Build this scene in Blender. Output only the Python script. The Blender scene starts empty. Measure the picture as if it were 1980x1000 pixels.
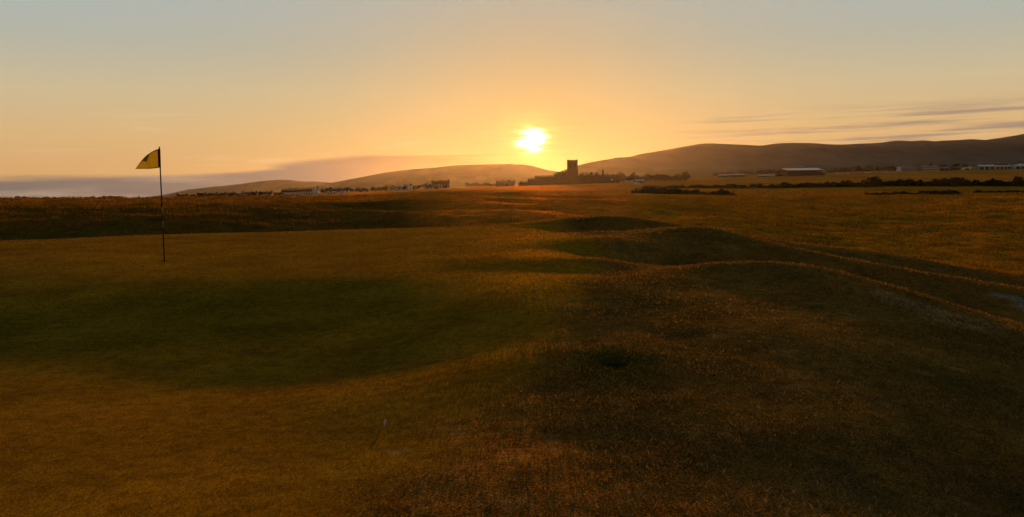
import bpy, bmesh, math, random
import numpy as np
from mathutils import Vector, Matrix

R = math.radians
random.seed(7)
rng = np.random.default_rng(11)
sc = bpy.context.scene
col = sc.collection

# ------------------------------------------------------------------ camera
W, H, F = 1980.0, 1000.0, 1554.0
EYE = 1.43
PITCH, ROLL = R(4.64), R(0.8)
cam_d = bpy.data.cameras.new('camera')
cam_d.sensor_width = 36.0
cam_d.lens = 36.0 * F / W
cam_d.clip_start = 0.05
cam_d.clip_end = 40000.0
cam = bpy.data.objects.new('camera', cam_d)
col.objects.link(cam)
sc.camera = cam
_f = Vector((0, math.cos(PITCH), -math.sin(PITCH)))
_r0 = Vector((1, 0, 0))
_u0 = _r0.cross(_f)
_r = (_r0 * math.cos(ROLL) - _u0 * math.sin(ROLL))
_u = (_u0 * math.cos(ROLL) + _r0 * math.sin(ROLL))
M = Matrix((_r, _u, -_f)).transposed().to_4x4()
M.translation = Vector((0, 0, EYE))
cam.matrix_world = M


def ray(px, py):
    return (_f + _r * ((px - W / 2) / F) + _u * ((H / 2 - py) / F)).normalized()


def P(px, py, d):
    """point seen at a pixel, d metres ahead"""
    v = ray(px, py)
    return Vector((0, 0, EYE)) + v * (d / v.y)


def azel(px, py):
    v = ray(px, py)
    return math.degrees(math.atan2(v.x, v.y)), math.degrees(math.asin(v.z))


# ------------------------------------------------------------------ sun and sky
SUN = ray(1027, 272)
SUN_EL, SUN_AZ = math.asin(SUN.z), math.atan2(SUN.x, SUN.y)
sun_d = bpy.data.lights.new('sun', 'SUN')
sun_d.energy = 5.0
sun_d.angle = R(0.6)
sun_d.color = (1.0, 0.42, 0.10)
sun = bpy.data.objects.new('sun', sun_d)
col.objects.link(sun)
sun.rotation_euler = SUN.to_track_quat('Z', 'Y').to_euler()
sun.location = (20, 200, 60)

sc.view_settings.view_transform = 'Standard'
sc.view_settings.look = 'None'
sc.view_settings.exposure = 0.0
sc.view_settings.gamma = 1.0
sc.view_settings.use_curve_mapping = False
sc.cycles.use_denoising = True
sc.cycles.max_bounces = 6
sc.cycles.volume_bounces = 0
sc.cycles.transparent_max_bounces = 8
sc.cycles.sample_clamp_indirect = 4.0

world = bpy.data.worlds.new('World')
sc.world = world
world.use_nodes = True


class NT:
    """small helper for writing node trees"""
    def __init__(self, tree):
        self.t = tree
        self.n = tree.nodes
        self.l = tree.links

    def new(self, typ, **kw):
        n = self.n.new(typ)
        for k, v in kw.items():
            setattr(n, k, v)
        return n

    def put(self, sock, v):
        if hasattr(v, 'is_linked') or isinstance(v, bpy.types.NodeSocket):
            self.l.new(v, sock)
        elif v is not None:
            if isinstance(v, (tuple, list)) and len(v) == 3 and sock.type == 'RGBA':
                v = (*v, 1.0)
            sock.default_value = v

    def math(self, op, a, b=None, c=None, clamp=False):
        n = self.new('ShaderNodeMath', operation=op)
        n.use_clamp = clamp
        for i, v in enumerate((a, b, c)):
            if v is not None:
                self.put(n.inputs[i], v)
        return n.outputs[0]

    def vmath(self, op, a, b=None, scale=None):
        n = self.new('ShaderNodeVectorMath', operation=op)
        self.put(n.inputs[0], a)
        if b is not None:
            self.put(n.inputs[1], b)
        if scale is not None:
            self.put(n.inputs['Scale'], scale)
        return n.outputs['Value'] if op in ('DOT_PRODUCT', 'LENGTH') else n.outputs['Vector']

    def mix(self, f, a, b, mode='MIX'):
        n = self.new('ShaderNodeMix', data_type='RGBA', blend_type=mode)
        n.clamp_factor = True
        self.put(n.inputs[0], f)
        self.put(n.inputs[6], a)
        self.put(n.inputs[7], b)
        return n.outputs[2]

    def sstep(self, v, a, b, lo=0.0, hi=1.0):
        n = self.new('ShaderNodeMapRange', interpolation_type='SMOOTHSTEP')
        for i, x in enumerate((v, a, b, lo, hi)):
            self.put(n.inputs[i], x)
        return n.outputs[0]

    def noise(self, vec, scale, detail=3.0, rough=0.5, dist=0.0):
        n = self.new('ShaderNodeTexNoise')
        self.put(n.inputs['Vector'], vec)
        n.inputs['Scale'].default_value = scale
        n.inputs['Detail'].default_value = detail
        n.inputs['Roughness'].default_value = rough
        n.inputs['Distortion'].default_value = dist
        return n.outputs[0]

    def comb(self, x, y, z):
        n = self.new('ShaderNodeCombineXYZ')
        for i, v in enumerate((x, y, z)):
            self.put(n.inputs[i], v)
        return n.outputs[0]

    def ramp(self, f, stops):
        n = self.new('ShaderNodeValToRGB')
        e = n.color_ramp.elements
        while len(e) < len(stops):
            e.new(0.5)
        for i, (p, c) in enumerate(stops):
            e[i].position = p
            e[i].color = (*c, 1.0)
        self.put(n.inputs[0], f)
        return n.outputs[0]


def build_world():
    t = NT(world.node_tree)
    bg = t.n['Background']
    tc = t.new('ShaderNodeTexCoord')
    D = tc.outputs['Generated']
    sp = t.new('ShaderNodeSeparateXYZ')
    t.put(sp.inputs[0], D)
    x, y, z = sp.outputs
    el = t.math('MULTIPLY', t.math('ARCSINE', z), 180 / math.pi)
    az = t.math('MULTIPLY', t.math('ARCTAN2', x, y), 180 / math.pi)
    cosg = t.vmath('DOT_PRODUCT', D, tuple(SUN))
    gam = t.math('MULTIPLY', t.math('ARCCOSINE', t.math('MINIMUM', cosg, 1.0)), 180 / math.pi)
    # clear air: brightness and hue fall off with height and with angle from the sun
    elp = t.math('POWER', t.math('DIVIDE', t.math('MAXIMUM', el, 0.0), 90.0), 0.5)
    q = lambda d: math.sqrt(d / 90.0)
    base = t.ramp(elp, [(0.0, (.60, .33, .14)), (q(2.2), (.74, .43, .185)), (q(4.2), (.76, .50, .235)),
                        (q(7), (.66, .545, .345)), (q(10), (.50, .515, .44)), (q(14), (.445, .525, .555)),
                        (q(30), (.23, .28, .31)), (q(60), (.11, .14, .17)), (1.0, (.07, .095, .125))])
    sky = t.new('ShaderNodeTexSky', sky_type='NISHITA')
    sky.sun_disc = False
    sky.sun_elevation = SUN_EL
    sky.sun_rotation = SUN_AZ
    sky.dust_density = 2.0
    sky.air_density = 1.0
    nish = t.vmath('MULTIPLY', sky.outputs[0], (.05, .05, .05))
    base = t.mix(0.12, base, nish)
    fall = t.sstep(gam, 30.0, 130.0, 1.0, 0.35)
    base = t.vmath('SCALE', base, scale=fall)
    g1 = t.math('MULTIPLY', t.math('EXPONENT', t.math('DIVIDE', gam, -14.0)), 0.80)
    base = t.mix(g1, base, (.33, .26, .10))
    # cloud texture in direction space, drawn out along the horizon
    tilt = t.math('SUBTRACT', el, t.math('MULTIPLY', az, 0.004))
    cv = t.comb(t.math('MULTIPLY', az, 0.10), t.math('MULTIPLY', tilt, 1.15), 3.7)
    n1 = t.noise(cv, 1.0, 5.0, 0.55, 0.3)
    cv2 = t.comb(t.math('MULTIPLY', az, 0.085), t.math('MULTIPLY', tilt, 2.7), 9.1)
    n2 = t.noise(cv2, 1.0, 5.0, 0.6, 0.1)
    # low grey bank to the left: its top edge climbs towards the sun
    top = t.math('ADD', t.sstep(az, -23.0, -9.0, 1.5, 2.9), t.math('MULTIPLY', t.math('SUBTRACT', n1, 0.5), 0.9))
    top = t.math('ADD', top, t.math('MULTIPLY', t.math('SUBTRACT', n2, 0.5), t.sstep(az, -14.0, -3.0, 0.25, 1.5)))
    under = t.sstep(t.math('SUBTRACT', top, el), -0.10, 0.40)
    side = t.sstep(az, 2.5, -5.0)
    bank = t.math('MULTIPLY', t.math('MULTIPLY', under, side), 0.92)
    bankcol = t.mix(t.sstep(az, -18.0, -1.0), (.125, .13, .135), (.34, .19, .075))
    base = t.mix(bank, base, bankcol)
    # thin streaks on the right and a few across the sun
    wr = t.math('MULTIPLY', t.sstep(az, 9.0, 19.0), t.math('MULTIPLY', t.sstep(tilt, 2.0, 2.9), t.sstep(tilt, 5.6, 4.3)))
    streak = t.math('MULTIPLY', t.sstep(t.math('ADD', n2, t.math('MULTIPLY', n1, 0.15)), 0.52, 0.74), wr)
    base = t.mix(t.math('MULTIPLY', streak, 0.85), base, (.29, .215, .18))
    wc = t.math('MULTIPLY', t.sstep(gam, 10.0, 3.0), t.sstep(el, 3.1, 2.2))
    streak2 = t.math('MULTIPLY', t.sstep(n2, 0.47, 0.68), wc)
    base = t.mix(t.math('MULTIPLY', streak2, 0.55), base, (.62, .29, .08))
    wv = t.math('MULTIPLY', t.sstep(n1, 0.52, 0.75), t.sstep(el, 9.0, 3.0))
    base = t.mix(t.math('MULTIPLY', wv, 0.25), base, (.90, .62, .34))
    # the sun itself, broken up by the thin cloud in front of it
    dx = t.math('SUBTRACT', az, math.degrees(SUN_AZ))
    dy = t.math('SUBTRACT', el, math.degrees(SUN_EL))
    n3 = t.noise(t.comb(t.math('MULTIPLY', az, 0.35), t.math('MULTIPLY', el, 2.6), 1.3), 1.0, 4.0, 0.6, 0.2)
    dxs = t.math('MULTIPLY_ADD', t.math('SUBTRACT', n3, 0.5), 3.0, dx)
    dd = t.math('SQRT', t.math('ADD', t.math('MULTIPLY', t.math('MULTIPLY', dxs, dxs), 0.75), t.math('MULTIPLY', dy, dy)))
    core = t.math('EXPONENT', t.math('MULTIPLY', t.math('POWER', t.math('DIVIDE', dd, 0.68), 3.0), -1.0))
    halo = t.math('EXPONENT', t.math('DIVIDE', dd, -0.85))
    s1 = t.vmath('SCALE', (5.0, 4.4, 3.0), scale=core)
    s2 = t.vmath('SCALE', (1.1, .80, .10), scale=halo)
    out = t.vmath('ADD', t.vmath('ADD', base, s1), s2)
    # below the horizon: dull ground colour
    out = t.mix(t.sstep(el, 0.0, -1.5), out, (.05, .035, .02))
    t.put(bg.inputs[0], out)
    bg.inputs[1].default_value = SKY_STRENGTH


SKY_STRENGTH = 1.0
build_world()

HAZE_DENSITY, HAZE_G = 1.0e-5, 0.80

# ------------------------------------------------------------------ helpers


def tag(o, label=None, cat=None, group=None, kind=None):
    if label:
        o['label'] = label
    if cat:
        o['category'] = cat
    if group:
        o['group'] = group
    if kind:
        o['kind'] = kind
    return o


def empty(name, loc, rz=0.0, label=None, cat=None, group=None):
    o = bpy.data.objects.new(name, None)
    o.empty_display_size = 0.2
    col.objects.link(o)
    o.location = loc
    o.rotation_euler = (0, 0, rz)
    return tag(o, label, cat, group)


def link(name, mesh, parent=None, loc=None):
    o = bpy.data.objects.new(name, mesh)
    col.objects.link(o)
    if parent is not None:
        o.parent = parent
    if loc is not None:
        o.location = loc
    return o


def copy_tree(o, parent=None):
    c = o.copy()
    col.objects.link(c)
    c.parent = parent
    for ch in o.children:
        copy_tree(ch, c)
    return c


def np_mesh(name, verts, tris, mat, smooth=False, attrs=None):
    """mesh from numpy arrays; faces all of one size"""
    me = bpy.data.meshes.new(name)
    nv, nf, k = len(verts), len(tris), tris.shape[1]
    me.vertices.add(nv)
    me.vertices.foreach_set('co', verts.astype(np.float32).ravel())
    me.loops.add(nf * k)
    me.loops.foreach_set('vertex_index', tris.astype(np.int32).ravel())
    me.polygons.add(nf)
    me.polygons.foreach_set('loop_start', np.arange(0, nf * k, k, dtype=np.int32))
    me.polygons.foreach_set('use_smooth', np.full(nf, smooth))
    for nm, (typ, arr) in (attrs or {}).items():
        a = me.attributes.new(nm, typ, 'POINT')
        a.data.foreach_set('color' if typ == 'FLOAT_COLOR' else 'value', arr.astype(np.float32).ravel())
    me.update(calc_edges=True)
    me.validate()
    me.materials.append(mat)
    return me


class MB:
    """collects boxes, prisms and tubes into one mesh"""
    def __init__(self):
        self.v, self.f = [], []

    def add(self, vs, fs):
        b = len(self.v)
        self.v += [tuple(p) for p in vs]
        self.f += [tuple(i + b for i in q) for q in fs]
        return self

    def box(self, x0, x1, y0, y1, z0, z1, taper=0.0):
        t = taper
        vs = [(x0, y0, z0), (x1, y0, z0), (x1, y1, z0), (x0, y1, z0),
              (x0 + t, y0 + t, z1), (x1 - t, y0 + t, z1), (x1 - t, y1 - t, z1), (x0 + t, y1 - t, z1)]
        return self.add(vs, [(0, 3, 2, 1), (4, 5, 6, 7), (0, 1, 5, 4), (1, 2, 6, 5), (2, 3, 7, 6), (3, 0, 4, 7)])

    def gable(self, x0, x1, y0, y1, z0, z1, along='x', hip=0.0, over=0.0):
        """roof prism; ridge along x or y; hip pulls the ridge ends in"""
        if along == 'x':
            x0, x1, y0, y1 = x0 - over * .5, x1 + over * .5, y0 - over, y1 + over
            m = (y0 + y1) / 2
            vs = [(x0, y0, z0), (x1, y0, z0), (x1, y1, z0), (x0, y1, z0), (x0 + hip, m, z1), (x1 - hip, m, z1)]
            fs = [(0, 3, 2, 1), (0, 1, 5, 4), (2, 3, 4, 5), (0, 4, 3), (1, 2, 5)]
        else:
            x0, x1, y0, y1 = x0 - over, x1 + over, y0 - over * .5, y1 + over * .5
            m = (x0 + x1) / 2
            vs = [(x0, y0, z0), (x1, y0, z0), (x1, y1, z0), (x0, y1, z0), (m, y0 + hip, z1), (m, y1 - hip, z1)]
            fs = [(0, 3, 2, 1), (0, 1, 4), (1, 2, 5, 4), (2, 3, 5), (3, 0, 4, 5)]
        return self.add(vs, fs)

    def tube(self, pts, rad, n=8):
        base = len(self.v)
        for i, p in enumerate(pts):
            p = Vector(p)
            a = Vector(pts[max(0, i - 1)])
            b = Vector(pts[min(len(pts) - 1, i + 1)])
            d = (b - a).normalized()
            s = d.orthogonal().normalized()
            if abs(d.z) > .9:
                s = (Vector((1, 0, 0)) - d * d.x).normalized()
            w = d.cross(s)
            rr = rad[i] if isinstance(rad, (list, tuple)) else rad
            for k in range(n):
                q = p + (s * math.cos(2 * math.pi * k / n) + w * math.sin(2 * math.pi * k / n)) * rr
                self.v.append(tuple(q))
        for i in range(len(pts) - 1):
            for k in range(n):
                a = base + i * n + k
                b = base + i * n + (k + 1) % n
                self.f.append((a, b, b + n, a + n))
        self.f.append(tuple(base + k for k in range(n))[::-1])
        self.f.append(tuple(base + (len(pts) - 1) * n + k for k in range(n)))
        return self

    def mesh(self, name, mat, smooth=False):
        me = bpy.data.meshes.new(name)
        me.from_pydata(self.v, [], self.f)
        me.materials.append(mat)
        if smooth:
            me.polygons.foreach_set('use_smooth', np.full(len(me.polygons), True))
        me.update()
        return me

    def obj(self, name, mat, parent=None, loc=None, smooth=False):
        return link(name, self.mesh(name, mat, smooth), parent, loc)


# ------------------------------------------------------------------ materials


def mat_simple(name, color, rough=0.9, vary=0.25, scale=1.0, spec=0.2, bump=0.0, emit=None):
    m = bpy.data.materials.new(name)
    m.use_nodes = True
    t = NT(m.node_tree)
    b = t.n['Principled BSDF']
    tc = t.new('ShaderNodeTexCoord')
    nz = t.noise(tc.outputs['Object'], scale, 4.0, 0.6)
    lo = tuple(c * (1 - vary) for c in color)
    hi = tuple(min(1, c * (1 + vary)) for c in color)
    t.put(b.inputs['Base Color'], t.mix(t.sstep(nz, 0.3, 0.7), lo, hi))
    b.inputs['Roughness'].default_value = rough
    b.inputs['Specular IOR Level'].default_value = spec
    if bump:
        bn = t.new('ShaderNodeBump')
        bn.inputs['Distance'].default_value = bump
        t.put(bn.inputs['Height'], nz)
        t.put(b.inputs['Normal'], bn.outputs[0])
    if emit:
        b.inputs['Emission Color'].default_value = (*emit[0], 1)
        b.inputs['Emission Strength'].default_value = emit[1]
    return m


def mat_leaf(name, base, tip, trans=0.5, attr='tint'):
    """thin leaf or blade: reflects and lets light through"""
    m = bpy.data.materials.new(name)
    m.use_nodes = True
    t = NT(m.node_tree)
    out = t.n['Material Output']
    t.n.remove(t.n['Principled BSDF'])
    at = t.new('ShaderNodeAttribute', attribute_name=attr)
    c = t.mix(at.outputs['Fac'], base, tip)
    di = t.new('ShaderNodeBsdfDiffuse')
    tr = t.new('ShaderNodeBsdfTranslucent')
    t.put(di.inputs[0], c)
    t.put(tr.inputs[0], c)
    mx = t.new('ShaderNodeMixShader')
    mx.inputs[0].default_value = trans
    t.l.new(di.outputs[0], mx.inputs[1])
    t.l.new(tr.outputs[0], mx.inputs[2])
    t.l.new(mx.outputs[0], out.inputs[0])
    return m


GLOSS = 0.85


def mat_ground():
    m = bpy.data.materials.new('turf')
    m.use_nodes = True
    t = NT(m.node_tree)
    b = t.n['Principled BSDF']
    geo = t.new('ShaderNodeNewGeometry')
    pos = geo.outputs['Position']
    at = t.new('ShaderNodeAttribute', attribute_name='turf_colour')
    az = t.new('ShaderNodeAttribute', attribute_name='rough')
    ro = t.new('ShaderNodeAttribute', attribute_name='uncut')
    n_fine = t.noise(pos, 70.0, 4.0, 0.65)
    n_mid = t.noise(pos, 9.0, 4.0, 0.6)
    n_big = t.noise(pos, 0.9, 4.0, 0.6)
    n_far = t.noise(pos, 0.08, 5.0, 0.65)
    k = t.math('MULTIPLY', t.math('MULTIPLY', t.sstep(n_fine, 0.28, 0.72, t.math('MULTIPLY_ADD', ro.outputs['Fac'], -0.55, 0.75), t.math('MULTIPLY_ADD', ro.outputs['Fac'], 0.65, 1.25)), t.sstep(n_mid, 0.25, 0.75, 0.7, 1.3)),
               t.math('MULTIPLY', t.sstep(n_big, 0.3, 0.7, 0.78, 1.22), t.sstep(n_far, 0.3, 0.7, 0.8, 1.2)))
    c = t.vmath('SCALE', at.outputs['Color'], scale=k)
    # greener tufts among the drier stems
    c = t.mix(t.math('MULTIPLY', t.sstep(n_mid, 0.5, 0.75), 0.35), c, t.vmath('MULTIPLY', at.outputs['Color'], (.62, 1.0, .8)))
    t.put(b.inputs['Base Color'], c)
    b.inputs['Roughness'].default_value = 0.75
    b.inputs['Specular IOR Level'].default_value = 0.0
    h = t.math('ADD', t.math('MULTIPLY', n_fine, 0.005), t.math('MULTIPLY', n_mid, t.math('MULTIPLY_ADD', az.outputs['Fac'], 0.045, 0.003)))
    h = t.math('ADD', h, t.math('MULTIPLY', n_big, t.math('MULTIPLY', az.outputs['Fac'], 0.16)))
    bn = t.new('ShaderNodeBump')
    bn.inputs['Strength'].default_value = 1.0
    bn.inputs['Distance'].default_value = 1.0
    t.put(bn.inputs['Height'], h)
    t.put(b.inputs['Normal'], bn.outputs[0])
    # waxy blades gleam against a low light
    gl = t.new('ShaderNodeBsdfGlossy')
    gl.inputs['Roughness'].default_value = 0.8
    t.put(gl.inputs['Color'], t.vmath('MULTIPLY', c, (GLOSS, GLOSS * .85, GLOSS * .5)))
    t.put(gl.inputs['Normal'], bn.outputs[0])
    ad = t.new('ShaderNodeAddShader')
    t.l.new(b.outputs[0], ad.inputs[0])
    t.l.new(gl.outputs[0], ad.inputs[1])
    t.l.new(ad.outputs[0], t.n['Material Output'].inputs[0])
    return m


def mat_hill():
    m = bpy.data.materials.new('hillside')
    m.use_nodes = True
    t = NT(m.node_tree)
    b = t.n['Principled BSDF']
    geo = t.new('ShaderNodeNewGeometry')
    pos = geo.outputs['Position']
    sp = t.new('ShaderNodeSeparateXYZ')
    t.put(sp.inputs[0], pos)
    vor = t.new('ShaderNodeTexVoronoi')
    t.put(vor.inputs['Vector'], t.vmath('MULTIPLY', pos, (.009, .0048, 0.0)))
    vor.inputs['Scale'].default_value = 1.0
    n1 = t.noise(pos, 0.004, 5.0, 0.6)
    heath = t.mix(t.sstep(n1, 0.35, 0.65), (.050, .044, .036), (.080, .068, .052))
    field = t.mix(0.75, heath, t.mix(t.sstep(vor.outputs['Color'], 0.3, 0.7), (.045, .06, .018), (.12, .10, .04)))
    ve = t.new('ShaderNodeTexVoronoi', feature='DISTANCE_TO_EDGE')
    t.put(ve.inputs['Vector'], t.vmath('MULTIPLY', pos, (.009, .0048, 0.0)))
    ve.inputs['Scale'].default_value = 1.0
    field = t.mix(t.math('MULTIPLY', t.sstep(ve.outputs['Distance'], 0.06, 0.0), 0.45), field, (.02, .02, .013))
    n2 = t.noise(t.vmath('MULTIPLY', pos, (.012, .002, .02)), 1.0, 5.0, 0.65)
    heath = t.mix(t.sstep(n2, 0.45, 0.7), heath, (.028, .026, .020))
    low = t.sstep(sp.outputs[2], 150.0, 60.0)
    t.put(b.inputs['Base Color'], t.mix(low, heath, field))
    b.inputs['Roughness'].default_value = 0.95
    b.inputs['Specular IOR Level'].default_value = 0.05
    return m


M_TURF = mat_ground()
M_HILL = mat_hill()
M_BLADE = mat_leaf('grass_blade', (.068, .044, .007), (.29, .19, .066), 0.62)
M_GREENBLADE = mat_leaf('lush_blade', (.04, .045, .005), (.10, .10, .015), 0.5)
M_TUSSOCK = mat_leaf('tussock_blade', (.075, .043, .005), (.17, .09, .012), 0.5)
M_LEAF = mat_leaf('tree_leaf', (.025, .028, .010), (.06, .06, .02), 0.3)
M_GORSE = mat_leaf('gorse_leaf', (.016, .018, .008), (.035, .035, .012), 0.2)
M_BARK = mat_simple('bark', (.05, .035, .022), 0.95, 0.3, 3.0)
M_STONE = mat_simple('limestone', (.06, .042, .022), 0.95, 0.3, 0.6, bump=0.05)
M_DARKSTONE = mat_simple('dark_stone', (.045, .034, .02), 0.95, 0.3, 0.6)
M_SLATE = mat_simple('roof_slate', (.04, .038, .036), 0.85, 0.25, 0.8)
M_WHITE = mat_simple('white_render', (.72, .72, .70), 0.85, 0.08, 0.5)
M_CREAM = mat_simple('cream_render', (.50, .45, .36), 0.85, 0.1, 0.5)
M_BRICK = mat_simple('red_brick', (.24, .09, .06), 0.9, 0.25, 1.5)
M_GLASS = mat_simple('window_glass', (.03, .035, .04), 0.15, 0.2, 1.0, spec=0.5)
M_PAINT = mat_simple('dark_paint', (.018, .016, .014), 0.9, 0.2, 1.0, spec=0.05)
M_METALROOF = mat_simple('sheet_roof', (.46, .48, .52), 0.35, 0.12, 0.15, spec=0.5)
M_CLAD = mat_simple('grey_cladding', (.20, .21, .23), 0.6, 0.15, 0.15)
M_BLUECLAD = mat_simple('pale_blue_cladding', (.42, .48, .62), 0.6, 0.12, 0.15)
M_REDCLAD = mat_simple('red_cladding', (.22, .05, .035), 0.7, 0.15, 0.2)
M_YELLOW = mat_simple('yellow_lit_cladding', (.75, .60, .18), 0.7, 0.1, 0.2)  # yellow light falling on the shed, painted into its wall and roof colour

# ------------------------------------------------------------------ terrain heights
# control points: what the photograph shows of the ground, turned into positions on it.
# seen points (px, py, metres ahead); unseen hollows behind a crest (px, metres ahead, height over eye)
SEEN = [
    # the putting green from the near edge up to its far crest, five columns
    (0, 1000, 3.6), (0, 850, 5.05), (0, 700, 7.67), (0, 600, 10.26), (0, 520, 14.1), (0, 490, 17.2), (0, 467, 21.6),
    (300, 1000, 3.58), (300, 850, 5.0), (300, 700, 7.74), (300, 620, 9.6), (300, 540, 12.45), (318, 505, 15.2),
    (300, 470, 20.4), (300, 455, 24.1),
    (700, 1000, 3.55), (700, 850, 4.95), (700, 700, 7.6), (700, 650, 8.57), (700, 600, 9.87), (700, 530, 12.68),
    (700, 500, 15.3), (700, 460, 21.2), (700, 444, 25.9),
    (950, 1000, 3.53), (950, 850, 4.71), (950, 700, 6.75), (950, 600, 9.0), (950, 520, 12.97), (950, 470, 18.0),
    (930, 436, 26.5),
    (1150, 1000, 3.51), (1150, 850, 4.62), (1150, 720, 6.16), (1150, 620, 8.08), (1150, 540, 10.9), (1150, 500, 13.4),
    (1130, 460, 18.2), (1130, 450, 21.5),
    # low mound behind the green
    (980, 438, 25.3), (1080, 424, 26.8), (1130, 419.5, 27.0), (1180, 418, 27.2), (1225, 420.5, 27.4), (1260, 426, 27.6), (1310, 438, 28.0),
    (1050, 446, 23.6), (1120, 449, 23.8), (1180, 449.5, 24.0), (1240, 446, 24.6),
    # nearest mound on the right and the slope up to it
    (1165, 521, 12.5), (1300, 516, 13.0), (1380, 509, 12.6), (1450, 506, 12.4), (1530, 510, 12.1), (1600, 522, 11.5),
    (1700, 553, 10.6), (1600, 560, 10.2), (1700, 590, 9.4), (1850, 603, 9.5), (1980, 642, 8.5),
    (1450, 1000, 3.49), (1450, 850, 4.51), (1450, 700, 6.32), (1450, 600, 8.7), (1450, 540, 11.1),
    (1750, 1000, 3.57), (1750, 850, 4.67), (1750, 700, 6.57), (1750, 620, 8.32),
    (1980, 1000, 3.95), (1980, 800, 5.6), (1980, 700, 7.2),
    # second mound
    (1200, 456, 20.0), (1265, 445, 20.5), (1330, 438, 21.0), (1380, 441, 21.0), (1430, 453, 20.5), (1500, 470, 20.0),
    (1640, 500, 19.0), (1800, 530, 18.0), (1980, 557, 17.0),
    (1330, 470, 18.2), (1330, 500, 16.8), (1240, 490, 16.6), (1450, 490, 17.6),
    # third ridge
    (1400, 443, 27.0), (1470, 460, 27.0), (1560, 473, 27.0), (1690, 487, 27.0), (1750, 497, 26.0), (1850, 515, 26.0),
    (1980, 535, 26.0),
    # rough plain to the right
    (1400, 430, 60), (1400, 400, 120), (1400, 380, 260), (1700, 450, 62), (1700, 400, 150), (1700, 374, 330),
    (1950, 450, 62), (1950, 400, 140), (1950, 372, 330),
    (1500, 366, 430), (1700, 360, 430), (1950, 359, 430), (1400, 352, 700), (1700, 345, 800), (1950, 341, 900),
    (1500, 339, 1150), (1700, 333, 1250), (1950, 326, 1400),
    # fairway in the middle
    (1100, 402, 80), (1100, 386, 180), (1100, 371, 400), (1100, 361, 700), (1107, 357, 1000),
    (900, 400, 78), (900, 420, 56), (900, 380, 220), (900, 367, 500), (900, 364.5, 700), (900, 363, 900),
    (1250, 400, 90), (1250, 377, 300), (1250, 364, 600), (1250, 352, 1000),
    # bank and links land to the left
    (600, 395, 90), (600, 430, 60), (600, 384, 250), (600, 381, 450), (600, 379.5, 700), (600, 376, 950),
    (300, 394, 90), (300, 425, 60), (300, 388.5, 300), (300, 387, 500), (300, 385, 800),
    (0, 394, 90), (0, 430, 58), (0, 391.5, 300), (0, 391, 480), (0, 389, 700),
    # ground outside the frame
    (-700, 470, 20), (-700, 600, 11), (-700, 1000, 3.8), (-700, 400, 95), (-700, 395, 300), (-700, 396, 900),
    (2700, 620, 15), (2700, 1000, 3.9), (2700, 480, 40), (2700, 380, 140), (2700, 352, 430), (2700, 315, 1400),
]
HID = [
    (0, 27, -1.6), (0, 38, -2.7), (300, 30, -1.6), (300, 41, -2.8), (700, 32, -1.6), (700, 43, -2.5),
    (930, 35, -1.7), (930, 44, -2.2), (-700, 34, -2.4),
    (1080, 31, -1.5), (1180, 31, -1.5), (1270, 31.5, -1.7), (1180, 42, -2.1),
    (1300, 15.3, -1.75), (1450, 15.5, -1.95), (1600, 14.6, -2.05), (1750, 13.6, -2.1), (1900, 12.6, -2.3), (1230, 14.8, -1.42),
    (1330, 24, -1.45), (1500, 23.5, -1.85), (1640, 23, -2.25), (1800, 22, -2.6), (1980, 21, -2.8),
    (1400, 33, -2.3), (1560, 33, -2.9), (1750, 32, -3.3), (1980, 31, -3.5),
    (0, 2500, -6.0), (500, 2500, -4.0), (1000, 2500, 12.0), (1500, 2500, 40.0), (1980, 2500, 50.0), (-700, 2500, -8.0), (2700, 2500, 60.0),
    (0, 9000, -14.0), (700, 9000, -14.0), (1300, 9000, -14.0), (1980, 9000, -14.0), (-700, 9000, -14.0), (2700, 9000, -14.0),
]
for px in (-700, 0, 500, 1000, 1500, 1980, 2700):
    HID += [(px, 0.6, -1.43), (px, 1.5, -1.43), (px, 2.6, -1.43)]
_cp, _cz = [], []
for px, py, d in SEEN:
    p = P(px, py, d)
    _cp.append((math.atan2(p.x, p.y), math.log(math.hypot(p.x, p.y))))
    _cz.append(p.z)
for px, d, z in HID:
    v = ray(px, 500)
    a = math.atan2(v.x, v.y)
    _cp.append((a, math.log(d / math.cos(a))))
    _cz.append(EYE + z)
_cp = np.array(_cp)
_cz = np.array(_cz)
# heights are interpolated as slopes (z over distance) so that far ground stays smooth
_cs = (_cz - EYE) / np.exp(_cp[:, 1])


def _tps(r2):
    return 0.5 * r2 * np.log(np.maximum(r2, 1e-12))


_n = len(_cp)
_d2 = ((_cp[:, None, :] - _cp[None, :, :]) ** 2).sum(-1)
_A = np.zeros((_n + 3, _n + 3))
_A[:_n, :_n] = _tps(_d2) + np.eye(_n) * 2e-5
_A[:_n, _n] = 1
_A[:_n, _n + 1:] = _cp
_A[_n:, :_n] = _A[:_n, _n:].T
_w = np.linalg.solve(_A, np.concatenate([_cs, np.zeros(3)]))
AZL = R(52)


def vnoise(x, y, seed=0):
    """smooth value noise in [-1, 1]"""
    xi, yi = np.floor(x).astype(np.int64), np.floor(y).astype(np.int64)
    fx, fy = x - xi, y - yi
    fx, fy = fx * fx * (3 - 2 * fx), fy * fy * (3 - 2 * fy)

    def h(i, j):
        n = (i * 374761393 + j * 668265263 + seed * 1442695041) & 0x7fffffff
        n = ((n ^ (n >> 13)) * 1274126177) & 0x7fffffff
        n = (n ^ (n >> 16)) & 0xffffff
        return n / float(0x7fffff) - 1.0
    return (h(xi, yi) * (1 - fx) + h(xi + 1, yi) * fx) * (1 - fy) + (h(xi, yi + 1) * (1 - fx) + h(xi + 1, yi + 1) * fx) * fy


def fbm(x, y, seed=0, oct=4):
    s = np.zeros_like(x, dtype=float)
    a = 1.0
    for o in range(oct):
        s += a * vnoise(x * 2 ** o, y * 2 ** o, seed + o * 17)
        a *= 0.5
    return s / 1.9


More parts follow.
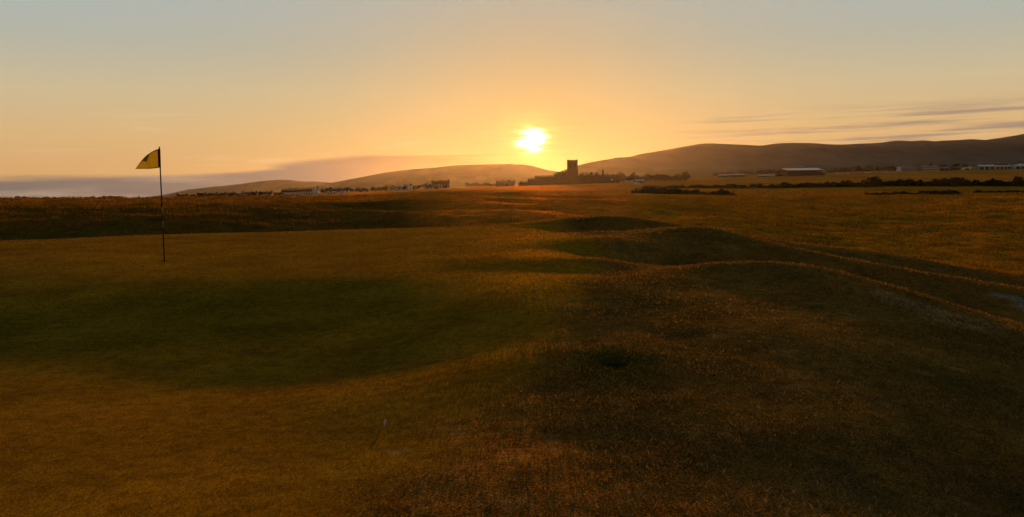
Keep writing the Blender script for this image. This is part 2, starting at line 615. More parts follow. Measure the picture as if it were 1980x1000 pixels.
def sst(v, a, b):
    t = np.clip((v - a) / (b - a), 0, 1)
    return t * t * (3 - 2 * t)


def smooth_z(x, y):
    """ground height without the small relief"""
    x = np.asarray(x, float)
    y = np.asarray(y, float)
    sh = x.shape
    x, y = x.ravel(), y.ravel()
    r = np.maximum(np.hypot(x, y), 0.4)
    az = np.arctan2(x, y)
    azc = np.clip(az, -AZL, AZL)
    lr = np.log(r)
    out = np.empty(len(x))
    for s in range(0, len(x), 20000):
        q = np.stack([azc[s:s + 20000], lr[s:s + 20000]], 1)
        d2 = ((q[:, None, :] - _cp[None]) ** 2).sum(-1)
        out[s:s + 20000] = _tps(d2) @ _w[:_n] + _w[_n] + q @ _w[_n + 1:]
    z = EYE + out * r
    back = sst(np.abs(az), R(55), R(100))
    zb = np.where(r < 60, 0.0, -np.minimum((r - 60) * 0.002, 12.0))
    z = z * (1 - back) + zb * back
    near = sst(r, 2.6, 1.0)
    return (z * (1 - near)).reshape(sh)


def ground_hit(px, py):
    """where the line of sight through a pixel meets the ground"""
    v = ray(px, py)
    t = np.exp(np.linspace(math.log(2.5), math.log(2000), 4000))
    z = smooth_z(v.x * t, v.y * t)
    k = int(np.argmax(EYE + v.z * t < z))
    return v.x * t[k], v.y * t[k], z[k]


# outline of the mown green towards the mounds, as points on the ground
_edge = np.array([ground_hit(*p)[:2] for p in
                  [(700, 1010), (745, 955), (850, 865), (960, 778), (1015, 738), (1075, 655), (1125, 575), (1160, 522), (1166, 490), (1160, 466), (1110, 452)]])
_edge = _edge[np.argsort(_edge[:, 1])]


def green_mask(x, y):
    ex = np.interp(y, _edge[:, 1], _edge[:, 0], left=_edge[0, 0] - 1.0)
    ex = ex - np.maximum(0, _edge[0, 1] - y) * 0.9
    wob = 0.05 * vnoise(x * 2.0, y * 2.0, 5)
    inside = sst(ex - x + 4 * wob, -0.32, 0.32)
    r = np.hypot(x, y)
    return inside * sst(r, 33, 30) * sst(x, -30, -26) * sst(y, -12, -9)


HOLE = ground_hit(1191, 705)


def relief(x, y, g=None):
    """small lumps: rough ground, fairway rolls, the scrape near the green"""
    r = np.hypot(x, y)
    az = np.arctan2(x, y)
    lr = np.log(np.maximum(r, 0.4))
    if g is None:
        g = green_mask(x, y)
    rough = (1 - g)
    z = rough * sst(r, 60, 25) * (0.012 * vnoise(x * 0.9, y * 0.9, 3) + 0.006 * vnoise(x * 2.6, y * 2.6, 4) + 0.003 * vnoise(x * 7, y * 7, 6))
    z += g * 0.012 * vnoise(x * 0.5, y * 0.5, 8)
    # rolling fairway: ridges that come nearer towards the right
    fw = sst(r, 45, 75) * sst(r, 700, 400) * sst(az, R(-16), R(-6)) * sst(az, R(17), R(7))
    ph = lr * 19 + az * 14 + 1.8 * vnoise(az * 9, lr * 5, 21)
    z += fw * np.minimum(r, 190) * 0.0050 * (np.sin(ph) + 0.5 * np.sin(ph * 2.3 + 1.0) * vnoise(az * 14, lr * 9, 22))
    # tussocky plain and bank
    pl = sst(r, 34, 60) * sst(r, 420, 140)
    z += pl * (1 - 0.75 * fw) * r * (0.0024 * vnoise(az * 26, lr * 22, 31) + 0.0016 * vnoise(az * 60, lr * 60, 32))
    z += sst(r, 600, 1200) * 0.0005 * r * vnoise(az * 12, lr * 16, 33) * sst(np.abs(az), R(80), R(60))
    # scrape dug into the turf
    hx, hy = (x - HOLE[0]) / 0.095, (y - HOLE[1]) / 0.13
    q = hx * hx + hy * hy
    z += -0.17 * np.exp(-q ** 3 * 0.9)
    return z


def gz(x, y):
    a, b = np.atleast_1d(np.float64(x)), np.atleast_1d(np.float64(y))
    return float((smooth_z(a, b) + relief(a, b))[0])


def at(px, d):
    """ground point in the direction of a pixel column, d metres ahead"""
    p = P(px, 375, d)
    return Vector((p.x, p.y, gz(p.x, p.y)))


def ground_colour(x, y, g):
    r = np.hypot(x, y)
    az = np.degrees(np.arctan2(x, y))
    lr = np.log(np.maximum(r, 0.4))
    n1 = fbm(x * 0.45, y * 0.45, 40)
    n2 = fbm(np.radians(az) * 22, lr * 20, 41)
    C = lambda c: np.array(c)[None, :]
    mixc = lambda a, b, f: a * (1 - f[:, None]) + b * f[:, None]
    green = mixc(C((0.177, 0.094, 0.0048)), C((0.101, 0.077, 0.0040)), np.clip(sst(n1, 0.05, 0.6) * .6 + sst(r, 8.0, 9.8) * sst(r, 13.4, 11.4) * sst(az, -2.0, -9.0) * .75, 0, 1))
    near = mixc(C((.098, .053, .010)), C((.070, .046, .009)), sst(fbm(x * 0.8, y * 0.8, 44), -0.1, 0.5))
    near = mixc(near, np.broadcast_to(C((.040, .030, .008)), near.shape), sst(fbm(x * 4.5, y * 3.6, 45), 0.05, 0.55) * .5)
    near = mixc(near, np.broadcast_to(C((.165, .110, .040)), near.shape), sst(fbm(x * 4.3, y * 4.3, 47), 0.25, 0.7) * .4)
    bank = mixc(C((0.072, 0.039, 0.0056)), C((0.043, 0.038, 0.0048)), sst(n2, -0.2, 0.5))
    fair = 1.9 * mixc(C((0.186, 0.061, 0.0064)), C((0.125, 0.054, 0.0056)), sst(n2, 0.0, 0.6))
    plain = mixc(C((0.225, 0.097, 0.0056)), C((0.142, 0.088, 0.0056)), sst(n2, -0.1, 0.5))
    farf = mixc(C((0.153, 0.080, 0.0128)), C((0.086, 0.061, 0.0088)), sst(n2, -0.1, 0.4))
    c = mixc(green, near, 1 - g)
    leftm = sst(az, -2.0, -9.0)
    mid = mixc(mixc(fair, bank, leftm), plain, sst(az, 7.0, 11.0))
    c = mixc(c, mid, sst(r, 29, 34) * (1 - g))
    # fairway colour carried over the links beyond the left bank
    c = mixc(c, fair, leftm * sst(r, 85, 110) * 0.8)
    c = mixc(c, np.broadcast_to(farf, c.shape), sst(r, 430, 520) * sst(az, 6, 10))
    # worn strip on the flank of the nearest mound
    (ax, ay, _), (bx, by, _) = WORN
    tt = np.clip(((x - ax) * (bx - ax) + (y - ay) * (by - ay)) / ((bx - ax) ** 2 + (by - ay) ** 2), 0, 1)
    q = np.hypot(x - ax - tt * (bx - ax), y - ay - tt * (by - ay)) / (0.16 + 0.34 * tt) + 0.35 * vnoise(x * 4, y * 4, 50)
    c = mixc(c, np.broadcast_to(C((.18, .118, .062)), c.shape), sst(q, 1.5, 0.4) * 0.55)
    # grey gravel showing in the hollow behind the mounds
    (ax, ay, _), (bx, by, _) = GRAVEL
    tt = np.clip(((x - ax) * (bx - ax) + (y - ay) * (by - ay)) / ((bx - ax) ** 2 + (by - ay) ** 2), 0, 1)
    q = np.hypot(x - ax - tt * (bx - ax), y - ay - tt * (by - ay)) / (0.25 + 0.35 * tt) + 0.45 * vnoise(x * 3, y * 3, 52)
    c = mixc(c, np.broadcast_to(C((.110, .102, .090)), c.shape), sst(q, 1.3, 0.6) * 0.9)
    # lush ring round the scrape, bare soil inside
    q = np.hypot((x - HOLE[0]) / 0.36, (y - HOLE[1] - 0.12) / 0.55)
    c = mixc(c, np.broadcast_to(C((.050, .058, .006)), c.shape), sst(q, 1.3, 0.4) * 0.6)
    q = np.hypot((x - HOLE[0]) / 0.10, (y - HOLE[1]) / 0.13)
    c = mixc(c, np.broadcast_to(C((.012, .009, .006)), c.shape), sst(q, 1.3, 1.0))
    # small bleached patch in the green
    q = np.hypot((x - BLEACH[0]) / 0.10, (y - BLEACH[1]) / 0.09) + 0.5 * vnoise(x * 22, y * 22, 51)
    c = mixc(c, np.broadcast_to(C((.19, .135, .05)), c.shape), sst(q, 1.1, 0.3) * 0.55)
    return c


BLEACH = ground_hit(768, 875)
WORN = ground_hit(1705, 566), ground_hit(1865, 622)
GRAVEL = ground_hit(1940, 573), ground_hit(2040, 600)


def build_ground():
    A = np.concatenate([np.radians(np.arange(-180, -44, 4.0)), np.radians(np.arange(-44, 44.01, 0.16)), np.radians(np.arange(48, 180, 4.0))])
    lr = np.concatenate([np.linspace(math.log(0.5), math.log(3.2), 24)[:-1], np.arange(math.log(3.2), math.log(6.4), 0.013),
                         np.arange(math.log(6.4), math.log(7.9), 0.0045), np.arange(math.log(7.9), math.log(120), 0.012),
                         np.linspace(math.log(120), math.log(9000), 300)])
    aa, ll = np.meshgrid(A, lr)
    rr = np.exp(ll)
    x, y = (rr * np.sin(aa)).ravel(), (rr * np.cos(aa)).ravel()
    g = green_mask(x, y)
    z = smooth_z(x, y) + relief(x, y, g)
    nr, na = len(lr), len(A)
    v = np.stack([x, y, z], 1)
    i, j = np.meshgrid(np.arange(nr - 1), np.arange(na), indexing='ij')
    j2 = (j + 1) % na
    q = np.stack([i * na + j, i * na + j2, (i + 1) * na + j2, (i + 1) * na + j], -1).reshape(-1, 4)[:, ::-1]
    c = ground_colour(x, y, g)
    rgba = np.concatenate([c, np.ones((len(c), 1))], 1)
    r = rr.ravel()
    rough = (1 - g) * (0.10 + 0.9 * sst(r, 30, 45))
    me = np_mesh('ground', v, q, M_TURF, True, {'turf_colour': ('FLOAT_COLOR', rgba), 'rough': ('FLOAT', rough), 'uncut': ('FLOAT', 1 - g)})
    # close the disc under the camera
    bm = bmesh.new()
    bm.from_mesh(me)
    bm.verts.ensure_lookup_table()
    bm.faces.new([bm.verts[k] for k in range(na)][::-1])
    bm.normal_update()
    bm.to_mesh(me)
    bm.free()
    o = link('ground', me)
    tag(o, 'undulating links turf of green, mounds, fairway and rough plain', kind='structure')


build_ground()

# sea beyond the left shore
mb = MB()
mb.box(-9000, -200, 1600, 9000, -11.0, -8.0)
M_SEA = mat_simple('sea_water', (.05, .06, .07), 0.25, 0.2, 0.01, spec=0.5)
tag(mb.obj('sea', M_SEA), 'flat grey sea beyond the low left shore', kind='structure')


# ------------------------------------------------------------------ hills
def hill(profile, d, depth, label, seed):
    pxs = np.array([p[0] for p in profile], float)
    pys = np.array([p[1] for p in profile], float)
    xs = np.arange(pxs[0], pxs[-1] + 1, 5.0)
    ys = np.interp(xs, pxs, pys)
    k = np.array([1, 2, 3, 2, 1]) / 9.0
    ys = np.convolve(np.pad(ys, 2, mode='edge'), k, 'valid')
    rows = np.linspace(-1, 1, 41)
    V, na = [], len(xs)
    for t in rows:
        for X, Y in zip(xs, ys):
            p = P(X, Y, d)
            hgt = max(p.z + 14, 0.0)
            f = (1 - abs(t)) ** 1.0
            f = f * f * (3 - 2 * f)
            dd = d + t * depth
            V.append((p.x * dd / d, dd, hgt * f - 14))
    V = np.array(V)
    T = np.repeat(rows, na)
    fold = fbm(V[:, 0] / 420.0, V[:, 1] / 420.0, seed) * np.clip(V[:, 2] + 14, 0, 70) * 0.5 * np.clip(np.abs(T) * 4, 0, 1)
    V[:, 2] += fold
    crest = np.abs(T) < 0.01
    V[crest, 2] += vnoise(V[crest, 0] / 35.0, V[crest, 1] * 0, seed + 5) * 2.2
    i, j = np.meshgrid(np.arange(len(rows) - 1), np.arange(na - 1), indexing='ij')
    q = np.stack([i * na + j, i * na + j + 1, (i + 1) * na + j + 1, (i + 1) * na + j], -1).reshape(-1, 4)
    o = link('hill', np_mesh('hill', V, q, M_HILL, True))
    tag(o, label, kind='structure')


hill([(255, 388), (285, 381), (312, 378), (335, 373), (365, 366), (450, 358), (490, 354), (515, 351), (535, 348.5), (550, 348), (562, 348.5), (580, 351), (610, 352),
      (640, 354), (700, 362), (760, 372), (800, 380)], 6800, 1300, 'far hazy headland sloping down to the sea', 61)
hill([(560, 378), (600, 364), (640, 354), (700, 343), (740, 335), (770, 331), (800, 328), (850, 324), (880, 320), (905, 319), (950, 318), (985, 317.5), (1010, 318.5),
      (1030, 321), (1045, 325), (1060, 329), (1090, 333), (1150, 338), (1250, 350), (1350, 362)], 5200, 1400, 'smooth rounded hill under the setting sun', 62)
hill([(960, 368), (1020, 352), (1060, 342), (1095, 331), (1118, 322.5), (1150, 318), (1168, 315), (1185, 309), (1220, 306), (1260, 297), (1300, 290), (1335, 284), (1352, 280.5),
      (1375, 279), (1400, 281), (1440, 283), (1470, 286), (1500, 282), (1540, 280), (1580, 280.5), (1620, 282), (1700, 280), (1745, 276), (1780, 274), (1805, 276.5),
      (1840, 275), (1880, 272.5), (1898, 273), (1925, 269), (1950, 265), (1980, 260), (2060, 247), (2180, 242), (2400, 262), (2800, 330), (3000, 372)],
     4300, 2100, 'long dark moorland hill behind the airfield', 63)

# ------------------------------------------------------------------ flag on the green
FLAG = ground_hit(318, 505)


def build_flag():
    d = FLAG[1]
    bx, by, bz = FLAG[0], FLAG[1], gz(FLAG[0], FLAG[1])
    top = P(308, 285, d)
    root = empty('flagstick', (bx, by, bz), 0, 'yellow flag on a thin banded pole standing in the green', 'flagstick')
    L = lambda p: Vector(p) - Vector((bx, by, bz))
    T = L(top)
    pt = lambda f: tuple(T * f)
    m_dark = mat_simple('pole_dark', (.03, .014, .010), 0.9, 0.2, 20, spec=0.03)
    m_pale = mat_simple('pole_pale', (.22, .16, .09), 0.8, 0.15, 20, spec=0.05)
    m_flag = bpy.data.materials.new('flag_cloth')
    m_flag.use_nodes = True
    t = NT(m_flag.node_tree)
    b = t.n['Principled BSDF']
    tc = t.new('ShaderNodeTexCoord')
    wv = t.noise(tc.outputs['Object'], 14.0, 3.0)
    cc = t.mix(wv, (.56, .48, .06), (.66, .57, .09))
    t.n.remove(b)
    di, tr, mx = t.new('ShaderNodeBsdfDiffuse'), t.new('ShaderNodeBsdfTranslucent'), t.new('ShaderNodeMixShader')
    t.put(di.inputs[0], cc)
    t.put(tr.inputs[0], cc)
    mx.inputs[0].default_value = 0.6
    t.l.new(di.outputs[0], mx.inputs[1])
    t.l.new(tr.outputs[0], mx.inputs[2])
    t.l.new(mx.outputs[0], t.n['Material Output'].inputs[0])
    f_y = lambda y: (505 - y) / (505 - 285)
    rad = 0.0115
    pole = MB()
    pole.tube([pt(-0.05), pt(f_y(440))], rad, 12)
    pole.tube([pt(f_y(427)), pt(f_y(418))], rad, 12)
    pole.tube([pt(f_y(400)), pt(1.0)], rad, 12)
    pole.obj('pole', m_dark, root, smooth=True)
    MB().tube([pt(f_y(440)), pt(f_y(427))], rad * 1.04, 12).obj('pale_band', m_pale, root, smooth=True)
    MB().tube([pt(f_y(418)), pt(f_y(400))], rad * 1.04, 12).obj('pale_band', m_pale, root, smooth=True)
    MB().tube([pt(1.0), tuple(T * 1.0 + Vector((0, 0, .012)))], [rad * 1.15, rad * .6], 12).obj('finial', m_dark, root, smooth=True)
    # cup in the turf
    cup = MB()
    n = 20
    for rr, zz in ((.062, -.03), (.062, .006), (.054, .006), (.054, -.03)):
        for k in range(n):
            a = 2 * math.pi * k / n
            cup.v.append((math.cos(a) * rr, math.sin(a) * rr, zz))
    for i in range(3):
        for k in range(n):
            cup.f.append((i * n + k, i * n + (k + 1) % n, (i + 1) * n + (k + 1) % n, (i + 1) * n + k))
    cup.f.append(tuple(3 * n + k for k in range(n)))
    tag(cup.obj('hole_cup', m_dark, None, (bx, by, bz)), 'dark cup rim at the foot of the flagstick', 'cup')
    # cloth: hoist on the pole, free edge sagging to a point on the left
    tops = [(308.0, 287.5), (301, 290.0), (293, 294.0), (285, 299.2), (278, 305.5), (271, 313.5), (266, 320.5), (262, 326.8)]
    tx = np.array([q[0] for q in tops])[::-1]
    ty = np.array([q[1] for q in tops])[::-1]
    NS, NTT = 30, 18

    def cloth(X, Y):
        s = (309 - X) / 47.0
        dep = 0.05 * math.sin(s * 5.0 + 0.02 * (Y - 287)) * s + 0.012 * math.sin(s * 13 + (Y - 287) * .12) + 0.02
        return L(P(X, Y, d + dep))

    def edge(s):
        X = 309.0 - s * 47.0
        yt = float(np.interp(X, tx, ty))
        xb = (310.2 * (1 - s) + 261.5 * s)
        yb = 324.0 + 4.2 * s + 0.8 * math.sin(s * 5)
        return X, yt, xb, yb

    def sheet(s0, s1, t0, t1, ns, nt, thick, off=0.0):
        mb = MB()
        for side in (1, -1):
            for i in range(ns + 1):
                for j in range(nt + 1):
                    s, tt = s0 + (s1 - s0) * i / ns, t0 + (t1 - t0) * j / nt
                    X, yt, xb, yb = edge(s)
                    p = cloth(X * (1 - tt) + xb * tt, yt * (1 - tt) + yb * tt)
                    mb.v.append((p.x, p.y + side * thick, p.z))
        w = nt + 1
        o2 = (ns + 1) * w
        for i in range(ns):
            for j in range(nt):
                a = i * w + j
                mb.f.append((a, a + 1, a + w + 1, a + w))
                mb.f.append((o2 + a, o2 + a + w, o2 + a + w + 1, o2 + a + 1))
        rim = [i * w for i in range(ns + 1)] + [ns * w + j for j in range(1, nt + 1)] + [i * w + nt for i in range(ns - 1, -1, -1)] + [j for j in range(nt - 1, 0, -1)]
        for k in range(len(rim)):
            a, c = rim[k], rim[(k + 1) % len(rim)]
            mb.f.append((a, c, o2 + c, o2 + a))
        return mb
    fl = sheet(0.0, 1.0, 0.0, 1.0, NS, NTT, 0.0006).obj('flag', m_flag, root, smooth=True)
    m_hem = mat_simple('flag_hem', (.13, .055, .02), 0.8, 0.2, 30)
    sheet(-0.02, 0.085, 0.0, 1.0, 4, NTT, 0.006).obj('hoist_sleeve', m_hem, fl, smooth=True)
    sheet(0.08, 1.0, 0.0, 0.055, NS, 1, 0.0022).obj('hem', m_hem, fl, smooth=True)
    sheet(0.08, 1.0, 0.955, 1.0, NS, 1, 0.0022).obj('hem', m_hem, fl, smooth=True)
    # dark printed mark, seen through the cloth
    m_mark = mat_simple('flag_print', (.36, .27, .13), 0.85, 0.2, 30)
    mk = MB()
    poly = [(289.5, 298.3), (287.0, 303.5), (285.2, 308.0), (283.0, 313.0), (279.5, 311.6), (274.5, 311.0), (279.0, 306.0), (284.0, 301.6)]
    cen = (282.6, 306.8)
    for sgn in (1, -1):
        b0 = len(mk.v)
        c0 = cloth(*cen)
        mk.v.append((c0.x, c0.y + sgn * .0016, c0.z))
        for q in poly:
            p = cloth(*q)
            mk.v.append((p.x, p.y + sgn * .0016, p.z))
        for k in range(len(poly)):
            mk.f.append((b0, b0 + 1 + k, b0 + 1 + (k + 1) % len(poly)))
    mk.obj('emblem', m_mark, fl)


build_flag()

# second, far flagstick on the fairway
p = at(1048, 520)
fs = empty('flagstick', p, 0, 'tiny dark flagstick far off on the striped fairway below the tower', 'flagstick')
MB().tube([(0, 0, -.1), (0, 0, 2.1)], 0.05, 8).obj('pole', M_PAINT, fs)
mb = MB()
mb.add([(0, -.01, 2.1), (-.55, -.01, 1.9), (-.5, -.01, 1.65), (0, -.01, 1.7), (0, .01, 2.1), (-.55, .01, 1.9), (-.5, .01, 1.65), (0, .01, 1.7)],
       [(0, 1, 2, 3), (7, 6, 5, 4), (0, 4, 5, 1), (1, 5, 6, 2), (2, 6, 7, 3)])
mb.obj('flag', M_PAINT, fs)


# ------------------------------------------------------------------ trees and bushes
def crown_mesh(name, seed, mat, n=520, lobes=6, flat=1.0):
    """unit crown (about 1 high, 1 wide) of many small leaf faces in uneven lobes"""
    g = np.random.default_rng(seed)
    cs = np.stack([g.uniform(-.33, .33, lobes), g.uniform(-.33, .33, lobes), g.uniform(.30, .74, lobes)], 1)
    rs = g.uniform(.16, .30, lobes)
    k = g.integers(0, lobes, n)
    dirs = g.normal(size=(n, 3))
    dirs /= np.linalg.norm(dirs, axis=1)[:, None]
    rad = rs[k] * g.uniform(.35, 1.08, n) ** .5
    c = cs[k] + dirs * rad[:, None]
    c[:, 2] = np.maximum(c[:, 2] * flat, .04)
    s = g.uniform(.035, .085, n)
    a, b = g.normal(size=(n, 3)), g.normal(size=(n, 3))
    a /= np.linalg.norm(a, axis=1)[:, None]
    b -= a * (a * b).sum(1)[:, None]
    b /= np.linalg.norm(b, axis=1)[:, None]
    v = np.stack([c - a * s[:, None], c + b * s[:, None] * .8, c + a * s[:, None], c - b * s[:, None] * .8], 1).reshape(-1, 3)
    q = np.arange(n * 4).reshape(-1, 4)
    return np_mesh(name, v, q, mat, False, {'tint': ('FLOAT', np.repeat(g.uniform(0, 1, n), 4))})


def trunk_mesh(name, seed):
    g = random.Random(seed)
    mb = MB()
    mb.tube([(0, 0, -.06), (.01, 0, .2), (.02, .01, .45)], [.045, .034, .022], 7)
    for k in range(4):
        a = g.uniform(0, 6.28)
        mb.tube([(.01, 0, .22 + .05 * k), (math.cos(a) * .12, math.sin(a) * .12, .42 + .04 * k), (math.cos(a) * .22, math.sin(a) * .22, .58 + .04 * k)], [.02, .013, .006], 5)
    return mb.mesh(name, M_BARK, True)


CROWNS = [crown_mesh('crown', 100 + k, M_LEAF, 520, 5 + k % 3) for k in range(5)]
TRUNKS = [trunk_mesh('trunk', 50 + k) for k in range(3)]
BUSHES = [crown_mesh('foliage', 200 + k, M_GORSE, 380, 6, .9) for k in range(4)]


def tree(px, d, h, w, label, group, cat='tree', sink=0.0):
    p = at(px, d)
    root = empty('tree', (p.x, p.y, p.z - sink), random.uniform(0, 6.28), label, cat, group)
    c = link('crown', random.choice(CROWNS), root)
    c.scale = (w, w, h)
    t = link('trunk', random.choice(TRUNKS), root)
    t.scale = (h * .8, h * .8, h * .9)
    return root


def bush(px, d, h, w, label, group=None):
    p = at(px, d)
    root = empty('bush', (p.x, p.y, p.z - .12 * h), random.uniform(0, 6.28), label, 'bush', group)
    c = link('foliage', random.choice(BUSHES), root)
    c.scale = (w, w, h * 1.1)
    t = link('stem', TRUNKS[0], root)
    t.scale = (h * .7, h * .7, h * .8)
    return root


# trees right of the college: heights follow the outline in the photograph
for px, top, wpx, d in [(1193, 338, 14, 960), (1200, 335, 14, 965), (1207, 342, 14, 930), (1214, 341, 14, 930), (1222, 337, 16, 940), (1231, 340, 16, 935), (1239, 342, 14, 925), (1246, 341, 16, 900), (1256, 339, 18, 905),
                        (1266, 339, 18, 900), (1277, 339, 18, 905), (1288, 341, 16, 900), (1298, 340, 16, 890), (1309, 338, 18, 895), (1317, 341, 16, 885), (1325, 334, 20, 890)]:
    base = at(px, d)
    tz = P(px, top, d).z
    h = max(5.0, tz - base.z)
    tree(px, d, h * 1.18, wpx * d / F * 1.25, 'dark rounded tree in the clump beside the college', 'trees beside the college')
# scattered trees of the shore hedges and villages to the left
for k in range(26):
    px = 4 + k * 9.2 + random.uniform(-3, 3)
    if 150 < px < 165 or 232 < px:
        continue
    tree(px, 700 + random.uniform(-40, 60), random.uniform(2.6, 4.6), random.uniform(5, 9), 'low windblown tree in the thin row along the shore', 'windblown trees along the shore')
for k in range(26):
    px = 345 + k * 7.8 + random.uniform(-3, 3)
    tree(px, 880 + random.uniform(-40, 30), random.uniform(3.6, 6.0), random.uniform(5, 8), 'small dark tree among the white village houses', 'trees among the village houses')
for k in range(32):
    px = 628 + k * 7.6 + random.uniform(-3, 3)
    tree(px, 940 + random.uniform(-60, 60), random.uniform(4.5, 7.5), random.uniform(6, 9), 'dark bushy tree in the belt below the rounded hill', 'tree belt below the rounded hill')
for px in (905, 915, 924, 934, 943, 951):
    tree(px, 980, random.uniform(4.5, 7.0), 8.0, 'tree in the sunlit row left of the chimneyed house', 'trees left of the chimneyed house')
for k in range(26):
    px = 1385 + k * 13.5 + random.uniform(-5, 5)
    if 1508 < px < 1595:
        continue
    tree(px, 1300 + random.uniform(-30, 40), random.uniform(5, 9), random.uniform(10, 15), 'tree in the distant row along the airfield edge', 'trees along the airfield edge')
for k in range(18):
    px = 1640 + k * 20 + random.uniform(-7, 7)
    tree(px, 1560 + random.uniform(-30, 40), random.uniform(8, 13), random.uniform(14, 22), 'tree behind the airfield buildings at the foot of the hill', 'trees behind the airfield buildings')


# ------------------------------------------------------------------ hedges: long dark thickets
def hedge(pts, h0, h1, wid, n, label, seed):
    """pts: (px, metres ahead); one thicket of small leaf faces on woody stems"""
    g = np.random.default_rng(seed)
    G = [at(px, d) for px, d in pts]
    seg = [0.0]
    for a, b in zip(G, G[1:]):
        seg.append(seg[-1] + (b - a).length)
    u = g.uniform(0, seg[-1], n)
    X, Y = np.interp(u, seg, [p.x for p in G]), np.interp(u, seg, [p.y for p in G])
    hh = (h0 + (h1 - h0) * u / seg[-1]) * (1 + .38 * vnoise(u / 5.5, u * 0, seed) + .3 * vnoise(u / 1.3, u * 0, seed + 1))
    th = g.uniform(0, math.pi, n)
    rr = g.uniform(.05, 1.0, n) ** .5
    X = X + np.cos(th) * rr * g.uniform(-1, 1, n) * .3
    Y = Y + np.cos(th) * rr * wid * .5
    Z = smooth_z(X, Y) + relief(X, Y) + np.sin(th) * rr * hh - .05
    c = np.stack([X, Y, Z], 1)
    s = g.uniform(.25, .75, n) * np.minimum(1.0, hh / 1.6)
    a, b = g.normal(size=(n, 3)), g.normal(size=(n, 3))
    a /= np.linalg.norm(a, axis=1)[:, None]
    b -= a * (a * b).sum(1)[:, None]
    b /= np.linalg.norm(b, axis=1)[:, None]
    v = np.stack([c - a * s[:, None], c + b * s[:, None] * .8, c + a * s[:, None], c - b * s[:, None] * .8], 1).reshape(-1, 3)
    org = G[0]
    v -= np.array(org)[None]
    root = empty('hedge', org, 0, label, 'hedge')
    link('foliage', np_mesh('foliage', v, np.arange(n * 4).reshape(-1, 4), M_GORSE, False, {'tint': ('FLOAT', np.repeat(g.uniform(0, 1, n), 4))}), root)
    mb = MB()
    for k in range(int(seg[-1] / 1.6)):
        q = g.uniform(0, seg[-1])
        x, y = np.interp(q, seg, [p.x for p in G]), np.interp(q, seg, [p.y for p in G])
        z = gz(x, y)
        hk = float(h0 + (h1 - h0) * q / seg[-1])
        mb.tube([(x - org.x, y - org.y, z - org.z - .2), (x - org.x + .1, y - org.y, z - org.z + hk * .8)], [.06, .02], 5)
    mb.obj('stems', M_BARK, root)['kind'] = 'stuff'


hedge([(1240, 520), (1330, 500), (1420, 470), (1540, 445), (1640, 430), (1760, 420), (1880, 415), (2020, 405), (2200, 400)], 1.0, 4.6, 3.5, 22000,
      'long dark hedge running right across the plain below the airfield', 301)
hedge([(1222, 320), (1250, 318), (1290, 315), (1340, 300), (1385, 290), (1418, 285)], 2.9, 1.3, 5.0, 8000, 'dark gorse bank at the right end of the striped fairway', 302)
bush(1243, 322, 4.4, 7.0, 'tall gorse bush on top of the dark bank')
for px, h, w in ((1676, 4.0, 6.5), (1690, 5.4, 8.5), (1704, 3.8, 6.5)):
    bush(px, 418, h * 1.25, w, 'tallest rounded dark bush standing up out of the long hedge' if px == 1690 else 'lower rounded bush flanking the tallest bush in the long hedge',
         None if px == 1690 else 'lower rounded bushes in the long hedge')
hedge([(1675, 300), (1740, 298), (1800, 300), (1850, 305)], 1.0, 1.1, 6.0, 4000, 'low scrubby patch in front of the long hedge', 303)
hedge([(1885, 330), (1935, 330), (1990, 332)], .9, .9, 4.0, 1200, 'second scrubby patch below the hut by the hedge', 304)

# black hut on the hedge line
p = at(1843, 408)
hut = empty('hut', p, 0, 'small black hut standing up behind the long hedge', 'hut')
MB().box(-1.15, 1.15, -1, 1, -.1, 4.4).obj('wall', M_PAINT, hut)
MB().gable(-1.15, 1.15, -1, 1, 4.405, 4.75, 'x', 0, .15).obj('roof', M_SLATE, hut)
MB().box(-.45, .45, -1.04, -1.003, 0, 2.0).obj('door', M_BARK, hut)


# ------------------------------------------------------------------ buildings
def windows(parent, xs, zs, y, w, h, frame=None):
    for X in xs:
        for Z in zs:
            f = MB()
            t = .12
            f.box(X - w / 2 - t, X + w / 2 + t, y - .10, y - .003, Z - t, Z)
            f.box(X - w / 2 - t, X + w / 2 + t, y - .10, y - .003, Z + h, Z + h + t)
            f.box(X - w / 2 - t, X - w / 2, y - .10, y - .003, Z + .001, Z + h - .001)
            f.box(X + w / 2, X + w / 2 + t, y - .10, y - .003, Z + .001, Z + h - .001)
            fo = f.obj('window', frame or M_STONE, parent)
            MB().box(X - w / 2, X + w / 2, y - .05, y - .004, Z, Z + h).obj('pane', M_GLASS, fo)


def chim(parent, x, y, z0, h, w=1.0, mat=None, pots=2):
    c = MB().box(x - w / 2, x + w / 2, y - .45, y + .45, z0, z0 + h).box(x - w / 2 - .12, x + w / 2 + .12, y - .57, y + .57, z0 + h + .002, z0 + h + .25).obj('chimney', mat or M_DARKSTONE, parent)
    for k in range(pots):
        X = x + (k - (pots - 1) / 2) * w * .5
        MB().tube([(X, y, z0 + h + .25), (X, y, z0 + h + .95)], [.17, .13], 8).obj('chimney_pot', M_BRICK, c)


